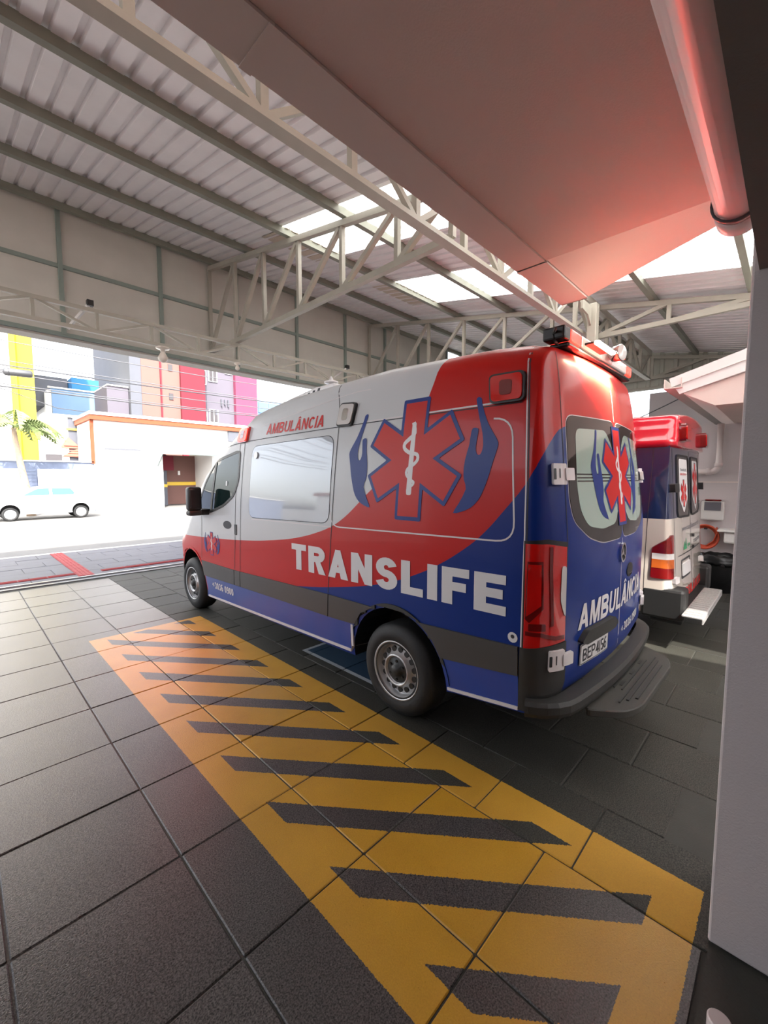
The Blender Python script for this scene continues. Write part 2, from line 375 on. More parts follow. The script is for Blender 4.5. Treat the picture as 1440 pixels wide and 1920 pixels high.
def glyph(ch, t):
    """bold sans capital or digit as filled polygons in a box of height 1; returns width, polygons (each may be [outer, inner])"""
    h = t / 2; st = lambda p, c=False: stroke(p, t, c)
    bowl = lambda y0, y1, x: st([(0, y1 - h)] + _arc(x, (y0 + y1) / 2, (y1 - y0) / 2 - h, (y1 - y0) / 2 - h, 90, -90) + [(0, y0 + h)])
    if ch == 'T': return .64, [[_bx(0, 1 - t, .64, 1)], [_bx(.32 - h, 0, .32 + h, 1)]]
    if ch == 'L': return .56, [[_bx(0, 0, t, 1)], [_bx(0, 0, .56, t)]]
    if ch == 'I': return t, [[_bx(0, 0, t, 1)]]
    if ch == 'F': return .58, [[_bx(0, 0, t, 1)], [_bx(0, 1 - t, .58, 1)], [_bx(0, .5 - h, .52, .5 + h)]]
    if ch == 'E': return .60, [[_bx(0, 0, t, 1)], [_bx(0, 1 - t, .59, 1)], [_bx(0, .52 - h, .54, .52 + h)], [_bx(0, 0, .60, t)]]
    if ch in 'AÂ':
        p = [[[(0, 0), (t * 1.08, 0), (.46, 1), (.27, 1)]], [[(.72, 0), (.72 - t * 1.08, 0), (.26, 1), (.45, 1)]], [_bx(.16, .2, .56, .2 + t * .85)]]
        if ch == 'Â': p += [[[(.16, 1.06), (.30, 1.06), (.40, 1.22), (.32, 1.22)]], [[(.56, 1.06), (.42, 1.06), (.32, 1.22), (.40, 1.22)]]]
        return .72, p
    if ch == 'N': return .68, [[_bx(0, 0, t, 1)], [_bx(.68 - t, 0, .68, 1)], [[(0, 1), (t, 1), (.68, 0), (.68 - t, 0)]]]
    if ch == 'M': return .80, [[_bx(0, 0, t * .9, 1)], [_bx(.80 - t * .9, 0, .80, 1)], [[(0, 1), (t * 1.2, 1), (.48, 0), (.33, 0)]], [[(.80, 1), (.80 - t * 1.2, 1), (.32, 0), (.47, 0)]]]
    if ch == 'R': return .69, [[_bx(0, 0, t, 1)], bowl(.42, 1, .38), [[(.26, .5), (.46, .5), (.69, 0), (.69 - t * 1.15, 0)]]]
    if ch == 'P': return .64, [[_bx(0, 0, t, 1)], bowl(.40, 1, .36)]
    if ch == 'B': return .68, [[_bx(0, 0, t, 1)], bowl(.46, 1, .37), bowl(0, .56, .40)]
    if ch == 'U': return .66, [st([(h, 1)] + _arc(.33, .33, .33 - h, .33 - h, 180, 360) + [(.66 - h, 1)])]
    if ch == 'C': return .68, [st(_arc(.35, .5, .35 - h, .5 - h, 40, 320, 20))]
    if ch == 'S':
        ru, rl, rx = (.5 - h) / 2, (.5 - h) / 2, .31 - h
        return .62, [st(_arc(.31, 1 - h - ru, rx * .94, ru, 12, 270, 16)[:-1] + _arc(.31, h + rl, rx, rl, 90, -168, 16))]
    if ch == '0': return .56, [st(_arc(.28, .5, .28 - h, .5 - h, 88, 272, 14)), st(_arc(.28, .5, .28 - h, .5 - h, 268, 452, 14))]
    if ch == '3': return .54, [st(_arc(.26, .74, .25 - h, .26 - h, 160, -80, 12)), st(_arc(.26, .27, .27 - h, .27 - h, 80, -160, 12))]
    if ch == '6': return .56, [st(_arc(.28, .31, .28 - h, .31 - h, 0, 345, 18), True), st(smoothline([(h, .31), (.10, .66), (.26, .9), (.46, .93)], 4))]
    if ch == '9': return .56, [st(_arc(.28, .69, .28 - h, .31 - h, 0, 345, 18), True), st(smoothline([(.56 - h, .69), (.46, .34), (.30, .10), (.10, .07)], 4))]
    if ch == '5': return .55, [[_bx(.06, 1 - t, .52, 1)], [_bx(.06, .5, .06 + t, 1)], st(_arc(.27, .31, .28 - h, .31 - h, 130, -160, 14))]
    if ch == '4': return .58, [[_bx(.36, 0, .36 + t, 1)], [_bx(0, .22, .58, .22 + t)], [[(0, .22), (t * 1.1, .22), (.36 + t, 1), (.36, 1)]]]
    if ch == '1': return .34, [[_bx(.34 - t, 0, .34, 1)], [[(0, .72), (.34 - t, .84), (.34, 1), (.34 - t * .8, 1), (0, .88)]]]
    return .3, []
def block2d(s, w, h, t=.2, slant=0.0, gap=.10):
    bm = B(); x = 0
    for ch in s:
        gw, polys = glyph(ch, t)
        for zi, poly in enumerate(polys):
            b_ = fill2d(poly); me = bpy.data.meshes.new('t'); 
            for v in b_.verts: v.co.x += x; v.co.z = zi * 0.0003
            b_.to_mesh(me); b_.free(); bm.from_mesh(me); bpy.data.meshes.remove(me)
        x += gw + gap
    tot = x - gap
    for v in bm.verts: v.co = (v.co.x / tot * w + slant * v.co.y * h, v.co.y * h, v.co.z)
    return bm
def conform(name, bm, f, m, parent, off=0.002, th=0.0, step=0.1, smooth=True):
    us = [v.co.x for v in bm.verts]; vs = [v.co.y for v in bm.verts]
    for ax, (a, b) in ((0, (min(us), max(us))), (1, (min(vs), max(vs)))):
        k = math.ceil(a / step) * step
        while k < b:
            co = Vector((0, 0, 0)); co[ax] = k + 1e-4; no = Vector((0, 0, 0)); no[ax] = 1
            bmesh.ops.bisect_plane(bm, geom=bm.verts[:] + bm.edges[:] + bm.faces[:], plane_co=co, plane_no=no, dist=1e-5)
            k += step
    info = {}
    for v in bm.verts:
        p, d = f(v.co.x, v.co.y); v.co = p - d * (off + v.co.z); info[v] = d
    if th:
        bmesh.ops.recalc_face_normals(bm, faces=bm.faces)
        dirs = [(v.co.copy(), d) for v, d in info.items()]
        r = bmesh.ops.extrude_face_region(bm, geom=bm.faces[:])
        nv = [e for e in r['geom'] if isinstance(e, bmesh.types.BMVert)]
        D = {tuple(round(c, 5) for c in co): d for co, d in dirs}
        for v in nv: v.co -= D.get(tuple(round(c, 5) for c in v.co), dirs[0][1]) * th
    bmesh.ops.recalc_face_normals(bm, faces=bm.faces)
    if not th:
        av = sum((f_.normal.dot(info[f_.verts[0]]) for f_ in bm.faces))
        if av > 0: bmesh.ops.reverse_faces(bm, faces=bm.faces)
    for f_ in bm.faces: f_.smooth = True
    for e in bm.edges:
        if len(e.link_faces) == 2 and e.calc_face_angle(0) > 0.6: e.smooth = False
    return obj(name, bm, m, parent)

def lerp(x, tab):
    if x <= tab[0][0]: return tab[0][1]
    for (a, b), (c, d) in zip(tab, tab[1:]):
        if x <= c: return b + (d - b) * (x - a) / (c - a)
    return tab[-1][1]
def shell(ys, prof, cap0, cap1, xc, tr=None):
    """closed vehicle body: rings along y; prof(y) -> half section from bottom centre to top centre"""
    bm = B(); rings = []
    def ring(y, s=1.0, fy=None):
        h = prof(y); zc = (min(p[1] for p in h) + max(p[1] for p in h)) / 2
        full = [(x, z) for x, z in h] + [(-x, z) for x, z in h[-2:0:-1]]
        out = []
        for x, z in full:
            x2, z2 = x * s, zc + (z - zc) * s
            out.append(bm.verts.new((xc + x2, fy(s, x2, z2) if fy else y, z2)))
        return out
    def capf(y0, sgn, s0, R, dev):
        def fy(s, x, z):
            g = math.sqrt(max(0, 1 - ((s - s0) / (1 - s0)) ** 2)) if s > s0 else 1.0
            return y0 + sgn * R * g + dev(x, z) * g
        return fy
    def caps(y0, sgn, cap):
        s0, R, dev = cap; fy = capf(y0, sgn, s0, R, dev)
        ss = [1 - (1 - s0) * (1 - math.cos(PI / 2 * k / 8)) for k in range(1, 9)]
        ss = [s0 + (1 - s0) * math.cos(PI / 2 * k / 8) for k in range(1, 9)] + [s0 * (1 - k / 6) for k in range(1, 6)]
        return [ring(y0, s, fy) for s in ss]
    r0 = caps(ys[0], -1, cap0)[::-1]; r1 = caps(ys[-1], 1, cap1)
    rings = r0 + [ring(y) for y in ys] + r1
    n = len(rings[0])
    for a, b in zip(rings, rings[1:]):
        for k in range(n): bm.faces.new((a[k], a[(k + 1) % n], b[(k + 1) % n], b[k]))
    for rg, fl in ((rings[0], True), (rings[-1], False)):
        c = bm.verts.new(sum((v.co for v in rg), Vector()) / n)
        for k in range(n): bm.faces.new((rg[k], rg[(k + 1) % n], c))
    bmesh.ops.recalc_face_normals(bm, faces=bm.faces)
    if tr:
        for v in bm.verts: v.co = tr(v.co)
        bmesh.ops.recalc_face_normals(bm, faces=bm.faces)
    return bm
def cut(bm, cutters):
    """boolean difference; cutters: list of (center a, center b, radius)"""
    me = bpy.data.meshes.new('t'); bm.to_mesh(me); bm.free(); o = bpy.data.objects.new('t', me); C.objects.link(o)
    tmp = []
    for a, b, r in cutters:
        cb = B(); lathe(cb, [(0, 0), (0, r), ((Vector(b) - Vector(a)).length, r), ((Vector(b) - Vector(a)).length, 0)], a, Vector(b) - Vector(a), 40)
        cm = bpy.data.meshes.new('c'); cb.to_mesh(cm); cb.free(); co = bpy.data.objects.new('c', cm); C.objects.link(co); tmp.append(co)
        md = o.modifiers.new('b', 'BOOLEAN'); md.operation = 'DIFFERENCE'; md.object = co; md.solver = 'EXACT'
    dg = bpy.context.evaluated_depsgraph_get(); dg.update()
    m2 = bpy.data.meshes.new_from_object(o.evaluated_get(dg)); out = B(); out.from_mesh(m2)
    for x in tmp + [o]: bpy.data.objects.remove(x)
    bpy.data.meshes.remove(m2)
    for f in out.faces:
        c = f.calc_center_median()
        f.smooth = True
        for a, b, r in cutters:
            a, b = Vector(a), Vector(b); ax = (b - a).normalized(); t = (c - a).dot(ax)
            d = (c - a - ax * t).length
            if -0.01 < t < (b - a).length + 0.01 and d < r + 0.004:
                nd = abs(f.normal.dot(ax))
                if abs(d - r) < 0.006 and nd < 0.5 or (nd > 0.9 and abs(t - (b - a).length) < 0.01): f.material_index = 1; f.smooth = False
    for e in out.edges:
        if len(e.link_faces) == 2 and e.calc_face_angle(0) > 0.6: e.smooth = False
    return out

# ================================================================== SETTING
roofz = lambda y: 5.89 + 0.19 * (y - 8.6)
# ---- floor
base = B(); box(base, -14, 13, -0.05, 9.0, -0.10, -0.006)
floor = struct(obj('floor', base, M['dark_conc']), 'dark paved carport floor with a yellow hatched walkway')
LOC[floor] = Vector((0, 0, 0))
def paver(sx, sy, seed):
    random.seed(seed); bm = B(); box(bm, 0.004, sx - 0.004, 0.004, sy - 0.004, -0.05, 0.0); bev(bm, 0.004)
    for v in bm.verts: v.co += Vector((random.uniform(-1, 1), random.uniform(-1, 1), 0)) * 0.0012
    return bm
TX0, TY0, TP = 0.648, 0.745 - 0.5985, 0.5985
protos = [obj('tile', paver(TP, TP, s), M['tile'], floor) for s in range(3)]
cnt = 0
for i in range(-9, 2):
    for j in range(0, 14):
        x, y = TX0 + TP * i, TY0 + TP * j
        if x < -4.7: continue
        loc = (x, y, random.uniform(-0.0015, 0.0015))
        if cnt < 3: o = protos[cnt]; o.location = loc
        else: o = linked(protos[random.randrange(3)], loc, parent=floor)
        cnt += 1
# slabs in running bond right of the walkway
SX, SY = 0.475, 0.502
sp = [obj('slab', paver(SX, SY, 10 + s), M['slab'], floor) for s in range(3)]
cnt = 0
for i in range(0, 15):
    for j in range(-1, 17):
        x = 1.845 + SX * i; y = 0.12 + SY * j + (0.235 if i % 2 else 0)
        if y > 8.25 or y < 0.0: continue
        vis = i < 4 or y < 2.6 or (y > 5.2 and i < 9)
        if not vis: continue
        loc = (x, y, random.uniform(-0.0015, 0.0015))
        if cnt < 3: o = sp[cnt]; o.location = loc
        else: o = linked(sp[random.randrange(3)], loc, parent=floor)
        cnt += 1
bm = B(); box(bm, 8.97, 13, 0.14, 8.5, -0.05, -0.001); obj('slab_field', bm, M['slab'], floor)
# threshold inside the doorway
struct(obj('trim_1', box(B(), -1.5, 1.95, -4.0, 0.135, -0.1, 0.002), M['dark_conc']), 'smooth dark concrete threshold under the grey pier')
# ---- gate track and sidewalk
tr = thing('gate_track', 'long steel sliding gate track between carport floor and sidewalk', 'track', (0, 8.7, 0))
obj('track_plate', box(B(), -14, 12.6, 8.66, 8.98, -0.02, 0.012), M['track'], tr)
obj('rail', box(B(), -14, 12.6, 8.80, 8.83, 0.012, 0.035), M['track'], tr)
obj('groove', box(B(), -14, 12.6, 8.56, 8.66, -0.04, -0.012), M['black'], tr)
sw = holder('trim_2', 'sidewalk of grey running-bond slabs with red tactile strips'); sw.location = (0, 0, 0)
obj('bed', box(B(), -20, 22, 8.98, 12.2, -0.1, -0.008), M['dark_conc'], sw)
pp = [obj('sidewalk_slab', paver(0.76, 0.53, 30 + s), M['pave'], sw) for s in range(2)]
cnt = 0
for j in range(6):
    for i in range(-3, 11):
        loc = (0.1 + 0.76 * i + (0.38 if j % 2 else 0), 9.0 + 0.53 * j, random.uniform(-0.004, 0.004))
        if cnt < 2: pp[cnt].location = loc
        else: linked(pp[cnt % 2], loc, parent=sw)
        cnt += 1
def tactile(sx, sy):
    bm = B(); box(bm, 0.003, sx - 0.003, 0.003, sy - 0.003, -0.01, 0.006)
    for k in range(4):
        if sy > sx: box(bm, sx * (k + .3) / 4, sx * (k + .7) / 4, 0.01, sy - 0.01, 0.006, 0.011)
        else: box(bm, 0.01, sx - 0.01, sy * (k + .3) / 4, sy * (k + .7) / 4, 0.006, 0.011)
    return bm
ta = obj('tactile_tile', tactile(0.24, 0.4), M['tactile'], sw); ta.location = (1.50, 9.02, 0.004)
for k in range(1, 8): linked(ta, (1.50, 9.02 + 0.4 * k, 0.004), parent=sw)
tb = obj('tactile_tile', tactile(0.4, 0.16), M['tactile'], sw); tb.location = (-1.7, 9.24, 0.004)
for k in range(1, 17):
    x = -1.7 + 0.4 * k
    if not (1.2 < x < 1.7): linked(tb, (x, 9.24, 0.004), parent=sw)
tag(obj('kerb', box(B(), -30, 40, 12.18, 12.36, -0.15, 0.005), M['kerb']), 'pale concrete kerb along the street edge of the sidewalk', 'kerb')
rd = struct(obj('trim_3', ([(-90, 9.0, -0.13), (120, 9.0, -0.13), (120, 140, -0.13), (-90, 140, -0.13)], [(0, 1, 2, 3)]), M['asphalt']), 'grey asphalt street in front of the carport')
struct(obj('trim_4', ([(-90, -60, -0.14), (120, -60, -0.14), (120, 9.0, -0.14), (-90, 9.0, -0.14)], [(0, 1, 2, 3)]), M['asphalt']), 'ground around the carport')
# ---- front parapet wall (fibre-cement panels in a steel frame)
wf = holder('wall_front', 'panelled parapet wall above the street opening')
YF = 8.61
pxs = [1.42 + 1.49 * k for k in range(-5, 8)]
pz0, pzm = 4.06, 5.12
first = None
bm = box(B(), 0.012, 1.478, 0.0, 0.012, 0.012, pzm - pz0 - 0.012); lowp = obj('panel', bm, M['panel'], wf); lowp.location = (pxs[0], YF + 0.012, pz0)
bm = box(B(), 0.012, 1.478, 0.0, 0.012, 0.012, 0.98); upp = obj('panel', bm, M['panel'], wf); upp.location = (pxs[0], YF + 0.012, pzm)
po = obj('post', box(B(), -0.03, 0.03, -0.045, 0.02, 0, 1.98), M['rail_green'], wf); po.location = (pxs[0], YF, pz0)
for k, x in enumerate(pxs[1:]):
    if k < len(pxs) - 2:
        linked(lowp, (x, YF + 0.012, pz0), parent=wf); linked(upp, (x, YF + 0.012, pzm), parent=wf)
    linked(po, (x, YF, pz0), parent=wf)
obj('rail', box(B(), pxs[0], pxs[-1], YF - 0.03, YF + 0.02, pzm - 0.03, pzm + 0.03), M['rail_green'], wf)
obj('rail', box(B(), pxs[0], pxs[-1], YF - 0.03, YF + 0.02, pz0 - 0.03, pz0 + 0.03), M['rail_green'], wf)
obj('outer_face', box(B(), pxs[0], pxs[-1], YF + 0.04, YF + 0.34, pz0 - 0.06, 6.12), M['panel'], wf)
# ---- roof sheets
ceil = holder('ceiling', 'corrugated metal carport roof with two translucent strips')
RX0, RP = 0.498, 0.19
def sheet(k0, k1, y0, y1, dz=0.0):
    prof = []
    k = k0
    while k < k1 - 1e-6:
        x = RX0 + RP * k
        prof += [(x, 0.0), (x + 0.0625, 0.0), (x + 0.0755, 0.036), (x + 0.1145, 0.036), (x + 0.1275, 0.0)]
        k += 1
    prof.append((RX0 + RP * k1, 0.0))
    nseg = max(1, int((y1 - y0) / 2)); V, F = [], []
    for s in range(nseg + 1):
        y = y0 + (y1 - y0) * s / nseg
        for x, z in prof: V.append((x, y, roofz(y) + 0.15 + z + dz))
    n = len(prof)
    for s in range(nseg):
        for i in range(n - 1): F.append((s * n + i, s * n + i + 1, (s + 1) * n + i + 1, (s + 1) * n + i))
    return (V, F)
def yback(k): return -1.2 if RX0 + RP * k < 3.3 else -5.2  # sheets extended farther back beyond the house to block the sun
strips = ((16.67, 22.67), (29.67, 36.67))
edges = []
k = -27.33
while k < 63:
    nk = k + 5
    for a, b in strips:
        if k < a < nk: nk = a
        if abs(k - a) < 1e-6: nk = b
    edges.append((k, nk)); k = nk
for a, b in edges:
    if (a, b) in strips:
        obj('roof_sheet', sheet(a, b, 5.72, 8.62), M['sheet'], ceil)
        obj('skylight_sheet', sheet(a, b, yback(a), 5.74, 0.004), M['skylight'], ceil)
        obj('tan_glow_sheet', sheet(a + 0.2, b - 0.2, 5.66, 6.35, -0.008), M['sheet_glow_tan'], ceil)  # extra sheet coloured as if lit at the skylight overlap
    else: obj('roof_sheet', sheet(a, b, yback(a), 8.62), M['sheet'], ceil)
# ---- purlins
names = ['against the front wall', 'first inside the front wall', 'second inside the front wall', 'third inside the front wall', 'above the main truss', 'first behind the main truss', 'second behind the main truss']
for y, nm in zip((8.40, 7.03, 5.72, 4.42, 3.12, 1.84, 0.60), names):
    x0 = -4.6
    bm = B(); bar(bm, (x0, y, roofz(y) + 0.10), (12.6, y, roofz(y) + 0.10), 0.075, 0.098)
    o = obj('purlin', bm, M['purlin_paint']); tag(o, 'grey-green steel roof purlin running the carport length, ' + nm, 'purlin', 'roof purlins')
# ---- trusses
def truss(name, label, nodes_bot, nodes_top, sec, diag, mt, group=None, dsec=0.045, vsec=0.05, sech=None):
    t = thing(name, label, 'truss', nodes_bot[0], group)
    bm = B()
    for a, b in zip(nodes_top, nodes_top[1:]): bar(bm, a, b, sec, sec)
    obj('top_chord', bm, mt, t)
    bm = B()
    for a, b in zip(nodes_bot, nodes_bot[1:]): bar(bm, a, b, sec, sech or sec)
    obj('bottom_chord', bm, mt, t)
    for a, b in zip(nodes_bot, nodes_top): obj('vertical', bar(B(), a, b, vsec, vsec, (1, 0, 0)), mt, t)
    for i, j in diag:
        a = nodes_bot[i]; b = nodes_top[j]
        obj('diagonal', bar(B(), a, b, dsec, dsec), mt, t)
    return t
YM, ZB = 2.685, 4.142
mx = [0.8 + 0.797 * k for k in range(-6, 15)]
mb = [(x, YM, ZB) for x in mx]; mtp = [(x, YM, roofz(YM) - 0.02) for x in mx]
dg = []
for i in range(len(mx) - 1):
    dg.append((i, i + 1) if i % 2 else (i + 1, i))
truss('main_truss', 'long cream steel main truss running above the ambulances', mb, mtp, 0.108, dg, M['steel_paint'], dsec=0.05, vsec=0.06, sech=0.047)
YL = 7.476
lx = [0.17 + 0.735 * k for k in range(-6, 18)]
dg = [(i, i + 1) if i % 2 == 0 else (i + 1, i) for i in range(len(lx) - 1)]
truss('lintel_truss', 'shallow steel lintel truss across the street opening', [(x, YL, 3.89) for x in lx], [(x, YL, 4.18) for x in lx], 0.055, dg, M['steel_paint'], dsec=0.035, vsec=0.04)
for X, lab in ((3.823, 'deep steel cross truss nearest the camera'), (8.224, 'deep steel cross truss above the middle of the carport'), (12.45, 'deep steel cross truss on the far end wall')):
    ys = [8.56, 7.5, 6.5, 5.5, 4.5, 3.5, 2.72]
    if X > 5: ys += [1.6, 0.5, -0.6, -1.7]
    bt = [(X, y, 4.26) for y in ys]; bt[0] = (X, 8.56, 4.3)
    tp = [(X, y, roofz(y) - 0.0) for y in ys]
    if X > 5:
        for q in range(len(ys)):
            if ys[q] < -0.5: bt[q] = (X, ys[q], min(4.2, roofz(ys[q]) - 0.15))
    dg = [(0, 1)] + [(i, i + 1) for i in range(1, len(ys) - 1)]
    truss('cross_truss', lab, bt, tp, 0.075, dg, M['steel_paint'], 'cross trusses', dsec=0.06, vsec=0.06)
t = thing('roof_column', 'square steel column behind the light bar carrying the main truss', 'column', (7.42, 2.52, 0))
obj('shaft', bev(box(B(), 7.35, 7.49, 2.42, 2.56, 0, 4.55), 0.008), M['steel_paint'], t)
obj('base_plate', box(B(), 7.28, 7.56, 2.36, 2.62, 0, 0.015), M['steel_paint'], t)
bm = B(); prism(bm, [(7.34, 2.49, 4.5), (6.95, 2.49, 4.5), (6.95, 2.49, 4.36), (7.2, 2.49, 4.33), (7.34, 2.49, 4.2)], (0, 0.03, 0)); obj('gusset', bm, M['steel_paint'], t)
# ---- end wall
we = holder('wall_end', 'far end wall with corrugated cladding over grey masonry')
def vclad(y0, y1, z0, x):
    V, F = [], []; y = y0; pts = []
    while y < y1 - .01: pts += [(y, 0), (y + 0.16, 0), (y + 0.18, -0.035), (y + 0.25, -0.035), (y + 0.27, 0), (y + 0.29, 0)]; y += 0.29
    for yy, dx in pts: V += [(x + dx, yy, z0), (x + dx, yy, roofz(yy) + 0.15)]
    for i in range(len(pts) - 1): F.append((2 * i, 2 * i + 2, 2 * i + 3, 2 * i + 1))
    return (V, F)
y = -5.2
while y < 8.5:
    obj('cladding_sheet', vclad(y, min(y + 1.16, 8.6), 4.0, 12.68), M['clad'], we); y += 1.16
obj('rail', box(B(), 12.55, 12.62, -5.2, 8.6, 4.0, 4.07), M['steel_paint'], we)
obj('masonry', box(B(), 12.7, 12.9, -5.2, 2.8, -0.1, 3.92), M['plaster'], we)
obj('low_wall', box(B(), 12.7, 12.9, 2.8, 8.6, -0.1, 2.3), M['plaster'], we)
# ---- house (doorway the picture is taken from)
wh = holder('wall_house', 'grey plastered house wall with the doorway pier')
obj('pier', bev(box(B(), 1.884, 2.25, -0.14, 0.14, 0.012, 3.0), 0.008, 2), M['plaster'], wh)
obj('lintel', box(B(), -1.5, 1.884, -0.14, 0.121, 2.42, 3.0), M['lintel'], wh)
obj('wall_part', box(B(), -7.0, -1.5, -0.14, 0.14, -0.1, 3.0), M['plaster'], wh)
struct(obj('wall_back', box(B(), -7.0, 2.25, -4.2, -4.0, -0.1, 3.0), M['plaster']))
struct(obj('wall_left', box(B(), -7.2, -7.0, -4.2, 0.14, -0.1, 3.0), M['plaster']))
struct(obj('wall_right', box(B(), 2.25, 2.35, -4.2, -0.14, -0.1, 3.0), M['plaster']))
struct(obj('wall_sun_block', box(B(), 2.35, 12.9, -5.4, -5.2, -0.1, 3.3), M['plaster']), 'unseen back wall added to keep the sun out')  # unseen wall added to close the back against the sun
struct(obj('wall_light_block', box(B(), -6.7, -6.5, 0.14, 8.5, -0.1, 4.0), M['plaster']), 'unseen grey side wall added to block light at the open left of the carport')  # unseen wall added to cut light and bright reflections from the left
RZ = lambda y: 3.0 + 0.27 * (1.10 - y)
rf = holder('trim_5', 'house roof and its flat plastered eave soffit')
obj('soffit', box(B(), -7.2, 2.47, -4.2, 1.098, 2.994, 3.04), M['soffit'], rf)
bm = B(); prism(bm, [(-7.2, 1.095, 2.998), (-7.2, -4.4, RZ(-4.4)), (-7.2, -4.4, RZ(-4.4) + .12), (-7.2, 1.095, 3.10)], (10.354, 0, 0)); obj('roof_slab', bm, M['soffit'], rf)
# gutter (open box) in two lengths
def gutter(name, x0, x1, y0, y1, z0, h, label):
    t = thing(name, label, 'gutter', (x0, y0, z0), 'eave gutters')
    w_ = 0.012
    xm = [x0]; L = 2.2
    while xm[-1] + L < x1: xm.append(xm[-1] + L)
    for a, b in zip(xm, xm[1:] + [x1]):
        bm = B(); box(bm, a + 0.002, b - 0.002, y0, y1, z0, z0 + w_); box(bm, a + 0.002, b - 0.002, y1 - w_, y1, z0 + w_, z0 + h); box(bm, a + 0.002, b - 0.002, y0, y0 + w_, z0 + w_, z0 + h)
        obj('gutter_length', bm, M['gutter'], t)
    obj('joint', box(B(), xm[-1] - 0.02, xm[-1] + 0.02, y0 - 0.003, y1 + 0.003, z0 - 0.003, z0), M['gutter'], t)
    bm = box(B(), x1 - 0.012, x1, y0, y1, z0, z0 + h); obj('end_plate', bm, M['gutter'], t)
    return t
gutter('gutter', -5.9, 2.47, 1.10, 1.275, 2.985, 0.12, 'long pinkish eave gutter along the near soffit')
gutter('gutter', 2.488, 3.154, 1.10, 1.275, 2.985, 0.12, 'short pale gutter end just past the near soffit corner')
# eave pipe
t = thing('eave_pipe', 'thick pinkish plastic pipe under the near soffit above the pier', 'pipe', (0.5, 0.22, 2.78))
obj('pipe_run', tube(B(), [(-3, 0.215, 2.80), (2.30, 0.215, 2.80)], 0.072, 24), M['pvc'], t, True)
bm = B(); lathe(bm, [(0, 0.073), (0, 0.080), (0.09, 0.080), (0.115, 0.06), (0.12, 0)], (2.19, 0.215, 2.80), (1, 0, 0), 28); obj('end_cap', bm, M['pvc'], t, True)
bm = B(); lathe(bm, [(0, 0.074), (0, 0.083), (0.012, 0.083), (0.012, 0.074)], (2.14, 0.215, 2.80), (1, 0, 0), 28); obj('clamp_ring', bm, M['seam'], t, True)
obj('pipe_hanger', box(B(), 2.13, 2.16, 0.16, 0.27, 2.86, 3.0), M['pvc'], t)
# second roof
r2 = holder('trim_6', 'second lower roof eave beyond the near house')
bm = B(); prism(bm, [(6.47, 1.06, 2.80), (6.47, -2.6, 3.83), (6.47, -2.6, 2.62), (6.47, 0.74, 2.62)], (5.9, 0, 0)); obj('eave_box', bm, M['soffit'], r2)
bm = B(); prism(bm, [(6.40, 1.09, 2.79), (6.40, -2.6, 3.84), (6.40, -2.6, 4.0), (6.40, 1.16, 2.90)], (0.05, 0, 0)); obj('barge_board', bm, M['white_board'], r2)
bm = B(); prism(bm, [(6.36, 1.17, 2.88), (6.36, -2.6, 3.99), (6.36, -2.6, 4.15), (6.36, 1.20, 2.985)], (0.10, 0, 0)); obj('barge_capping', bm, M['white_board'], r2)
bm = B(); prism(bm, [(6.45, 1.0, 2.86), (6.45, -2.6, 3.9), (6.45, -2.6, 4.0), (6.45, 1.0, 2.96)], (6, 0, 0)); obj('roof_slab', bm, M['white_board'], r2)
gutter('gutter', 6.34, 12.4, 1.06, 1.25, 2.86, 0.12, 'white gutter along the second roof above the far ambulance')
wd = holder('wall_far', 'grey plastered wall with a dispenser behind the far ambulance')
obj('masonry', box(B(), 8.8, 8.95, -5.2, 1.22, -0.1, 2.62), M['plaster'], wd)
obj('joint_line', box(B(), 8.792, 8.8, -1, 1.22, 1.675, 1.69), M['gutter'], wd)
t = thing('downpipe', 'white plastic downpipe elbowing along the far grey wall', 'pipe', (8.72, 0.9, 1.8))
pts = [(8.72, 0.90, 2.62), (8.72, 0.90, 1.95)] + [(8.72, 0.90 + 0.10 * (1 - math.cos(a)), 1.95 - 0.10 * math.sin(a)) for a in (0.4, 0.8, 1.2, 1.57)] + [(8.72, 1.22, 1.85)]
obj('pipe_run', tube(B(), pts, 0.048, 14), M['pvc'], t, True)
bm = B(); lathe(bm, [(0, 0.05), (0, 0.056), (0.06, 0.056), (0.06, 0.05)], (8.72, 0.9, 1.93), (0, 0, 1), 16); obj('socket', bm, M['pvc'], t, True)
bm = B(); lathe(bm, [(0, 0.05), (0, 0.056), (0.06, 0.056), (0.06, 0.05)], (8.72, 1.0, 1.85), (0, 1, 0), 16); obj('socket', bm, M['pvc'], t, True)
# ================================================================== AMBULANCE 1
XC = 3.17
WT = [(0.28, .965), (.5, .985), (.8, 1.0), (1.2, 1.0), (1.5, .985), (1.8, .955), (2.1, .915), (2.35, .87), (2.6, .80)]
ZE = [(1.0, 2.485), (1.15, 2.53), (1.4, 2.56), (2.3, 2.60), (2.9, 2.58), (3.64, 2.55), (4.21, 2.47), (4.42, 2.36), (4.67, 2.22), (4.99, 2.02), (5.25, 1.85), (5.58, 1.50), (5.80, 1.22), (5.92, 1.12), (6.05, 1.03)]
def prof1(y):
    ze = lerp(y, ZE); zb = lerp(y, [(1, .415), (1.06, .412), (1.55, .350), (1.65, .33), (2.4, .32), (5.2, .255), (6, .28)])
    k = 1 - 0.05 * max(0, (y - 5.2) / 0.85) ** 2
    r = 0.17 if y < 4.4 else 0.15; h = [(0, zb), (0.45, zb)]
    zt = ze - r
    for i in range(15):
        z = zb + (zt - zb) * i / 14; h.append((lerp(z, WT) * k, z))
    x0 = lerp(zt, WT) * k
    for i in range(1, 7):
        a = PI / 2 * i / 6; h.append((x0 - r * 1.05 * (1 - math.cos(a)) - 0.02 * i / 6, zt + r * math.sin(a)))
    xe = h[-1][0]
    for i in range(1, 5):
        x = xe * (1 - i / 4); h.append((x, ze + 0.035 * (1 - (x / xe) ** 2)))
    return h
